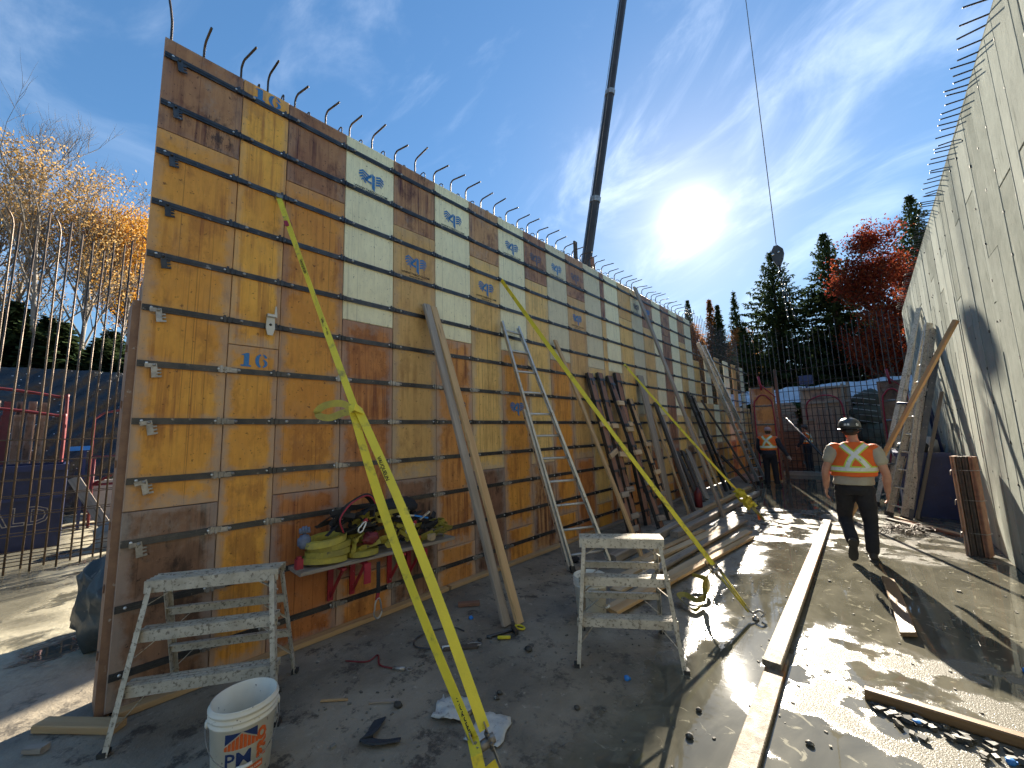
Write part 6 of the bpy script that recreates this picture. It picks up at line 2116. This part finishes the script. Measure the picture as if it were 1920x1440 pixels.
def carabiner(c, h, w_, mat, label, ax=(0, 1, 0), up=(0, 0, 1), top=None, drop=0.0):
    c, ax, up = V(c), V(ax), V(up)
    t = thing('snap_hook', label, 'snap hook', c)
    b = MB()
    pts = [c + ax * (w_ * .5 * cos(a)) * (1.0 if sin(a) < 0 else .7) + up * (h * .5 * sin(a)) for a in [2 * pi * k / 16 for k in range(16)]]
    b.tube(pts, .008, 7, closed=True)
    b.build('body', mat, t)
    b = MB(); b.beam(c + up * h * .42 - ax * .012, c + up * h * .75, .03, .012, up=(1, 0, 0)); b.tube([c + up * h * .3 + ax * w_ * .3, c - up * h * .2 + ax * w_ * .42], .006, 6)
    b.build('gate', M['red_paint'], t)
    if drop:
        b = MB(); b.ribbon([c + up * h * .72, c + up * (h * .72 + drop * .5) + V((.004, 0, 0)), c + up * (h * .72 + drop)], ax, .035, .006); b.build('strap', M['black_cloth'], t)
    return t
carabiner((-3.435, 1.915, .20), .17, .085, M['bolt'], 'big silver snap hook hanging on a black strap below the shelf', drop=.27)
carabiner((-3.44, 1.76, .92), .10, .05, M['bolt'], 'small silver snap hook lying on the black harness', ax=(0, .8, -.6), up=(0, .6, .8))
carabiner((-3.44, 2.25, .82), .11, .055, M['bolt'], 'silver snap hook lying across the black webbing', ax=(0, .6, -.8), up=(0, .8, .6))
b = MB(); b.beam((-3.46, 2.12, .95), (-3.46, 2.30, .93), .03, .014); b.beam((-3.46, 2.30, .93), (-3.46, 2.46, .88), .035, .016, m=1); b.beam((-3.45, 2.36, .88), (-3.45, 2.48, .94), .028, .012)
tag(b.build('spanner', [M['bolt'], M['blue_bright']], None, (-3.46, 2.3, .86)), 'silver and blue handled spanner on the webbing on the shelf', 'spanner')
for (y, z, mk, lab) in [(2.32, .70, 'print_orange', 'small orange block at the front of the shelf'), (2.50, .69, 'pine_light', 'small pale wood block at the front of the shelf')]:
    b = MB(); b.box((-3.445, y, z), (.045, .075, .055), Matrix.Rotation(.3, 3, 'Z')); b.box((-3.445, y, z - .032), (.03, .05, .012))
    tag(b.build('wood_block', M[mk], None, (-3.445, y, z - .03)), lab, 'block')

# ------------------------------------------------------------------ litter on the floor
def cloth(name, c, w_, h_, yaw, mat, label, cat, seed, amp=.015):
    vs, fs, n = [], [], 9
    rd = random.Random(seed)
    for j in range(n + 1):
        for i in range(n + 1):
            u, v_ = i / n - .5, j / n - .5
            x_ = u * w_ * (1 + .1 * noise.noise((v_ * 3, seed, 0))) + .02 * noise.noise((u * 5, v_ * 5, seed))
            y_ = v_ * h_ + .02 * noise.noise((u * 5, v_ * 5, seed + 9))
            z = .006 + amp * (.8 + noise.noise((u * 4, v_ * 4, seed + 3)) + .5 * noise.noise((u * 9, v_ * 9, seed)))
            vs.append(V(c) + V((x_ * cos(yaw) - y_ * sin(yaw), x_ * sin(yaw) + y_ * cos(yaw), max(z, .004))))
    for j in range(n):
        for i in range(n):
            a = j * (n + 1) + i
            fs.append((a, a + 1, a + n + 2, a + n + 1))
    bb = MB(); bb.add(vs, fs, 0, True)
    o = bb.build(name, mat, None, c)
    md = o.modifiers.new('thick', 'SOLIDIFY'); md.thickness = .003
    return tag(o, label, cat)
M['felt'] = pm('felt', (.50, .49, .45), (.40, .39, .36), .95, 0, 12, spots=(.22, .21, .19), spot_sc=26, spot_t=(.58, .68), bump=.5, bsc=50)
M['cloth_navy'] = pm('cloth_navy', (.03, .036, .045), (.05, .055, .065), .85, 0, 8, bump=.5, bsc=40)
cloth('felt_rag', (-2.12, 1.70, 0), .22, .20, .6, M['felt'], 'torn grey felt rag half under the near yellow strap', 'rag', 3, .022)
cloth('felt_rag', (-1.84, 1.73, 0), .20, .24, .45, M['felt'], 'square grey felt rag beside the near yellow strap', 'rag', 8, .008)
b = MB()
cv = bez([(-2.40, 1.36, .012), (-2.34, 1.28, .014), (-2.30, 1.22, .02), (-2.23, 1.26, .015), (-2.16, 1.35, .012)], 8)
b.ribbon(cv, [V((.4, 1, .3)) if k < 16 else V((.2, -1, .35)) for k in range(len(cv))], .075, .008)
tag(b.build('cloth_strip', M['cloth_navy'], None, (-2.28, 1.28, 0)), 'bent dark cloth strip lying on the dirty floor', 'cloth strip')
def scrap(name, p, q, w_, h_, mk, lab):
    return plank(name, p, q, w_, h_, M[mk], label=lab, cat='scrap wood')
scrap('wood_scrap', (-3.28, 2.70, .02), (-3.14, 2.86, .02), .06, .035, 'wood_red', 'short reddish wood offcut by the sill of the formwork')
scrap('wood_scrap', (-2.74, 2.10, .01), (-2.56, 2.30, .01), .05, .02, 'wood_dark', 'dark wood strip under the wire sling')
scrap('wood_scrap', (-2.60, 1.40, .008), (-2.46, 1.53, .008), .022, .012, 'wood_grey', 'thin pale stick on the floor behind the cloth strip')
scrap('wood_scrap', (-2.86, 1.20, .008), (-2.74, 1.32, .008), .016, .010, 'pine', 'tiny splinter of pine near the printed bucket')
scrap('wood_scrap', (-3.95, -.02, .025), (-3.55, .30, .025), .09, .045, 'pine', 'thick orange offcut under the foot of the splattered platform')
scrap('wood_scrap', (-3.85, .08, .02), (-3.78, .16, .02), .05, .03, 'wood_grey', 'small grey offcut beyond the end of the wall')
scrap('wood_scrap', (-3.72, -.06, .02), (-3.64, .01, .02), .05, .03, 'wood_grey', 'small grey offcut near the thick orange offcut')
# wire sling with swaged eyes
sl = thing('wire_sling', 'grey wire rope sling with a swaged eye lying on the floor', 'wire sling', (-2.9, 2.1, 0))
b = MB()
cv = bez([(-2.84, 2.40, .008), (-2.95, 2.38, .010), (-3.06, 2.24, .010), (-3.06, 2.06, .010), (-2.94, 1.98, .010), (-2.78, 2.08, .010), (-2.66, 2.24, .012)], 8)
b.tube(cv, .006, 6); b.build('rope', M['cable'], sl)
b = MB(); b.tube([(-2.76, 2.10, .014), (-2.69, 2.19, .014)], .013, 8); b.build('sleeve', M['print_white'], sl)
b = MB(); b.tube([V((-2.60, 2.30, .012)) + V((.05 * cos(a) * .75 - .05 * sin(a) * .4, .05 * cos(a) * .85 + .05 * sin(a) * .35, 0)) for a in [2 * pi * k / 12 for k in range(12)]], .006, 6, closed=True); b.build('eye', M['steel_raw'], sl)
b = MB()
cv = bez([(-3.20, 1.52, .006), (-3.06, 1.62, .007), (-3.08, 1.72, .007), (-2.94, 1.66, .007), (-2.82, 1.70, .007)], 8)
b.tube(cv, .006, 6)
rc_ = tag(b.build('safety_rope', M['red_dark'], None, (-3.0, 1.65, 0)), 'thin dark red cord with a clip lying on the floor', 'cord')
b = MB(); b.tube([(-2.82, 1.70, .012), (-2.74, 1.745, .012)], .014, 8); b.tube([V((-2.71, 1.765, .012)) + V((.025 * cos(a), .018 * sin(a), 0)) for a in [2 * pi * k / 10 for k in range(10)]], .004, 5, closed=True)
o = b.build('clip', M['steel_raw'], None, (-3.0, 1.65, 0)); o.parent = rc_; o.location = (0, 0, 0)
hm = thing('claw_hammer', 'old hammer with yellow grip band lying by the foot of the leaning boards', 'hammer', (-2.5, 2.55, 0))
b = MB(); b.tube([(-2.60, 2.44, .016), (-2.50, 2.66, .018)], .012, 7); b.build('handle', M['steel_dark'], hm)
b = MB(); b.tube([(-2.52, 2.49, .016), (-2.44, 2.56, .016)], .014, 7); b.build('grip', M['strap'], hm)
b = MB(); b.beam((-2.55, 2.70, .02), (-2.44, 2.64, .02), .03, .03); b.build('head', M['steel_dark'], hm)
b = MB(); b.tube([V((-2.50, 2.745, .012)) + V((.05 * cos(a), .028 * sin(a), 0)) for a in [2 * pi * k / 12 for k in range(12)]], .009, 6, closed=True)
tag(b.build('yellow_ring', M['strap'], None, (-2.5, 2.745, 0)), 'small yellow ring on the floor at the foot of the leaning pair of boards', 'ring')
lump('black_rag', (-3.17, 4.55, .03), (.09, .08, .06), M['black_cloth'], 'small black rag dropped near the foot of the silver ladder', 'rag', .4, 4, 14)
for i, (x, y) in enumerate([(-1.45, 2.66), (-2.98, 2.60), (-.02, 3.30), (.30, 3.22), (.48, 3.28), (-5.9, .32), (-6.6, -.45), (.55, 4.4)]):
    b = MB()
    b.lathe([(.016, 0), (.018, .004), (.018, .022), (.012, .026), (0, .027)], (x, y, 0), 9)
    b.box((x + .014, y + .006, .012), (.02, .012, .012))
    tag(b.build('bottle_top', M['blue_bright'], None, (x, y, 0)), 'small blue plastic cap dropped on the floor', 'cap', 'blue plastic caps')
for i, (x, y, s) in enumerate([(-2.21, 2.52, .035), (-2.62, 2.38, .022), (-2.58, 2.46, .018), (-2.02, 2.0, .02), (-2.43, 1.50, .03), (-2.0, 1.95, .02), (-1.55, 2.2, .02), (-.95, 2.4, .022), (-.98, 2.65, .018), (-.45, 2.75, .02), (-3.2, 1.05, .03), (-3.0, .75, .02)]):
    lump('stone', (x, y, s * .45), (s, s * .8, s * .6), M['rubble'], 'loose pale chip of concrete lying on the floor', 'stone', .35, 3, 10)['group'] = 'concrete chips on the floor'
fe = thing('red_canister', 'small dark red canister on the floor between the leaning boards', 'canister', (-3.05, 9.25, 0))
b = MB(); b.lathe([(.07, 0), (.08, .01), (.08, .30), (.05, .36), (.025, .38), (.025, .42), (0, .42)], (-3.05, 9.25, 0), 14); b.build('body', M['red_dark'], fe)
b = MB(); b.box((-3.05, 9.25, .44), (.03, .12, .03)); b.build('valve', M['black_rubber'], fe)
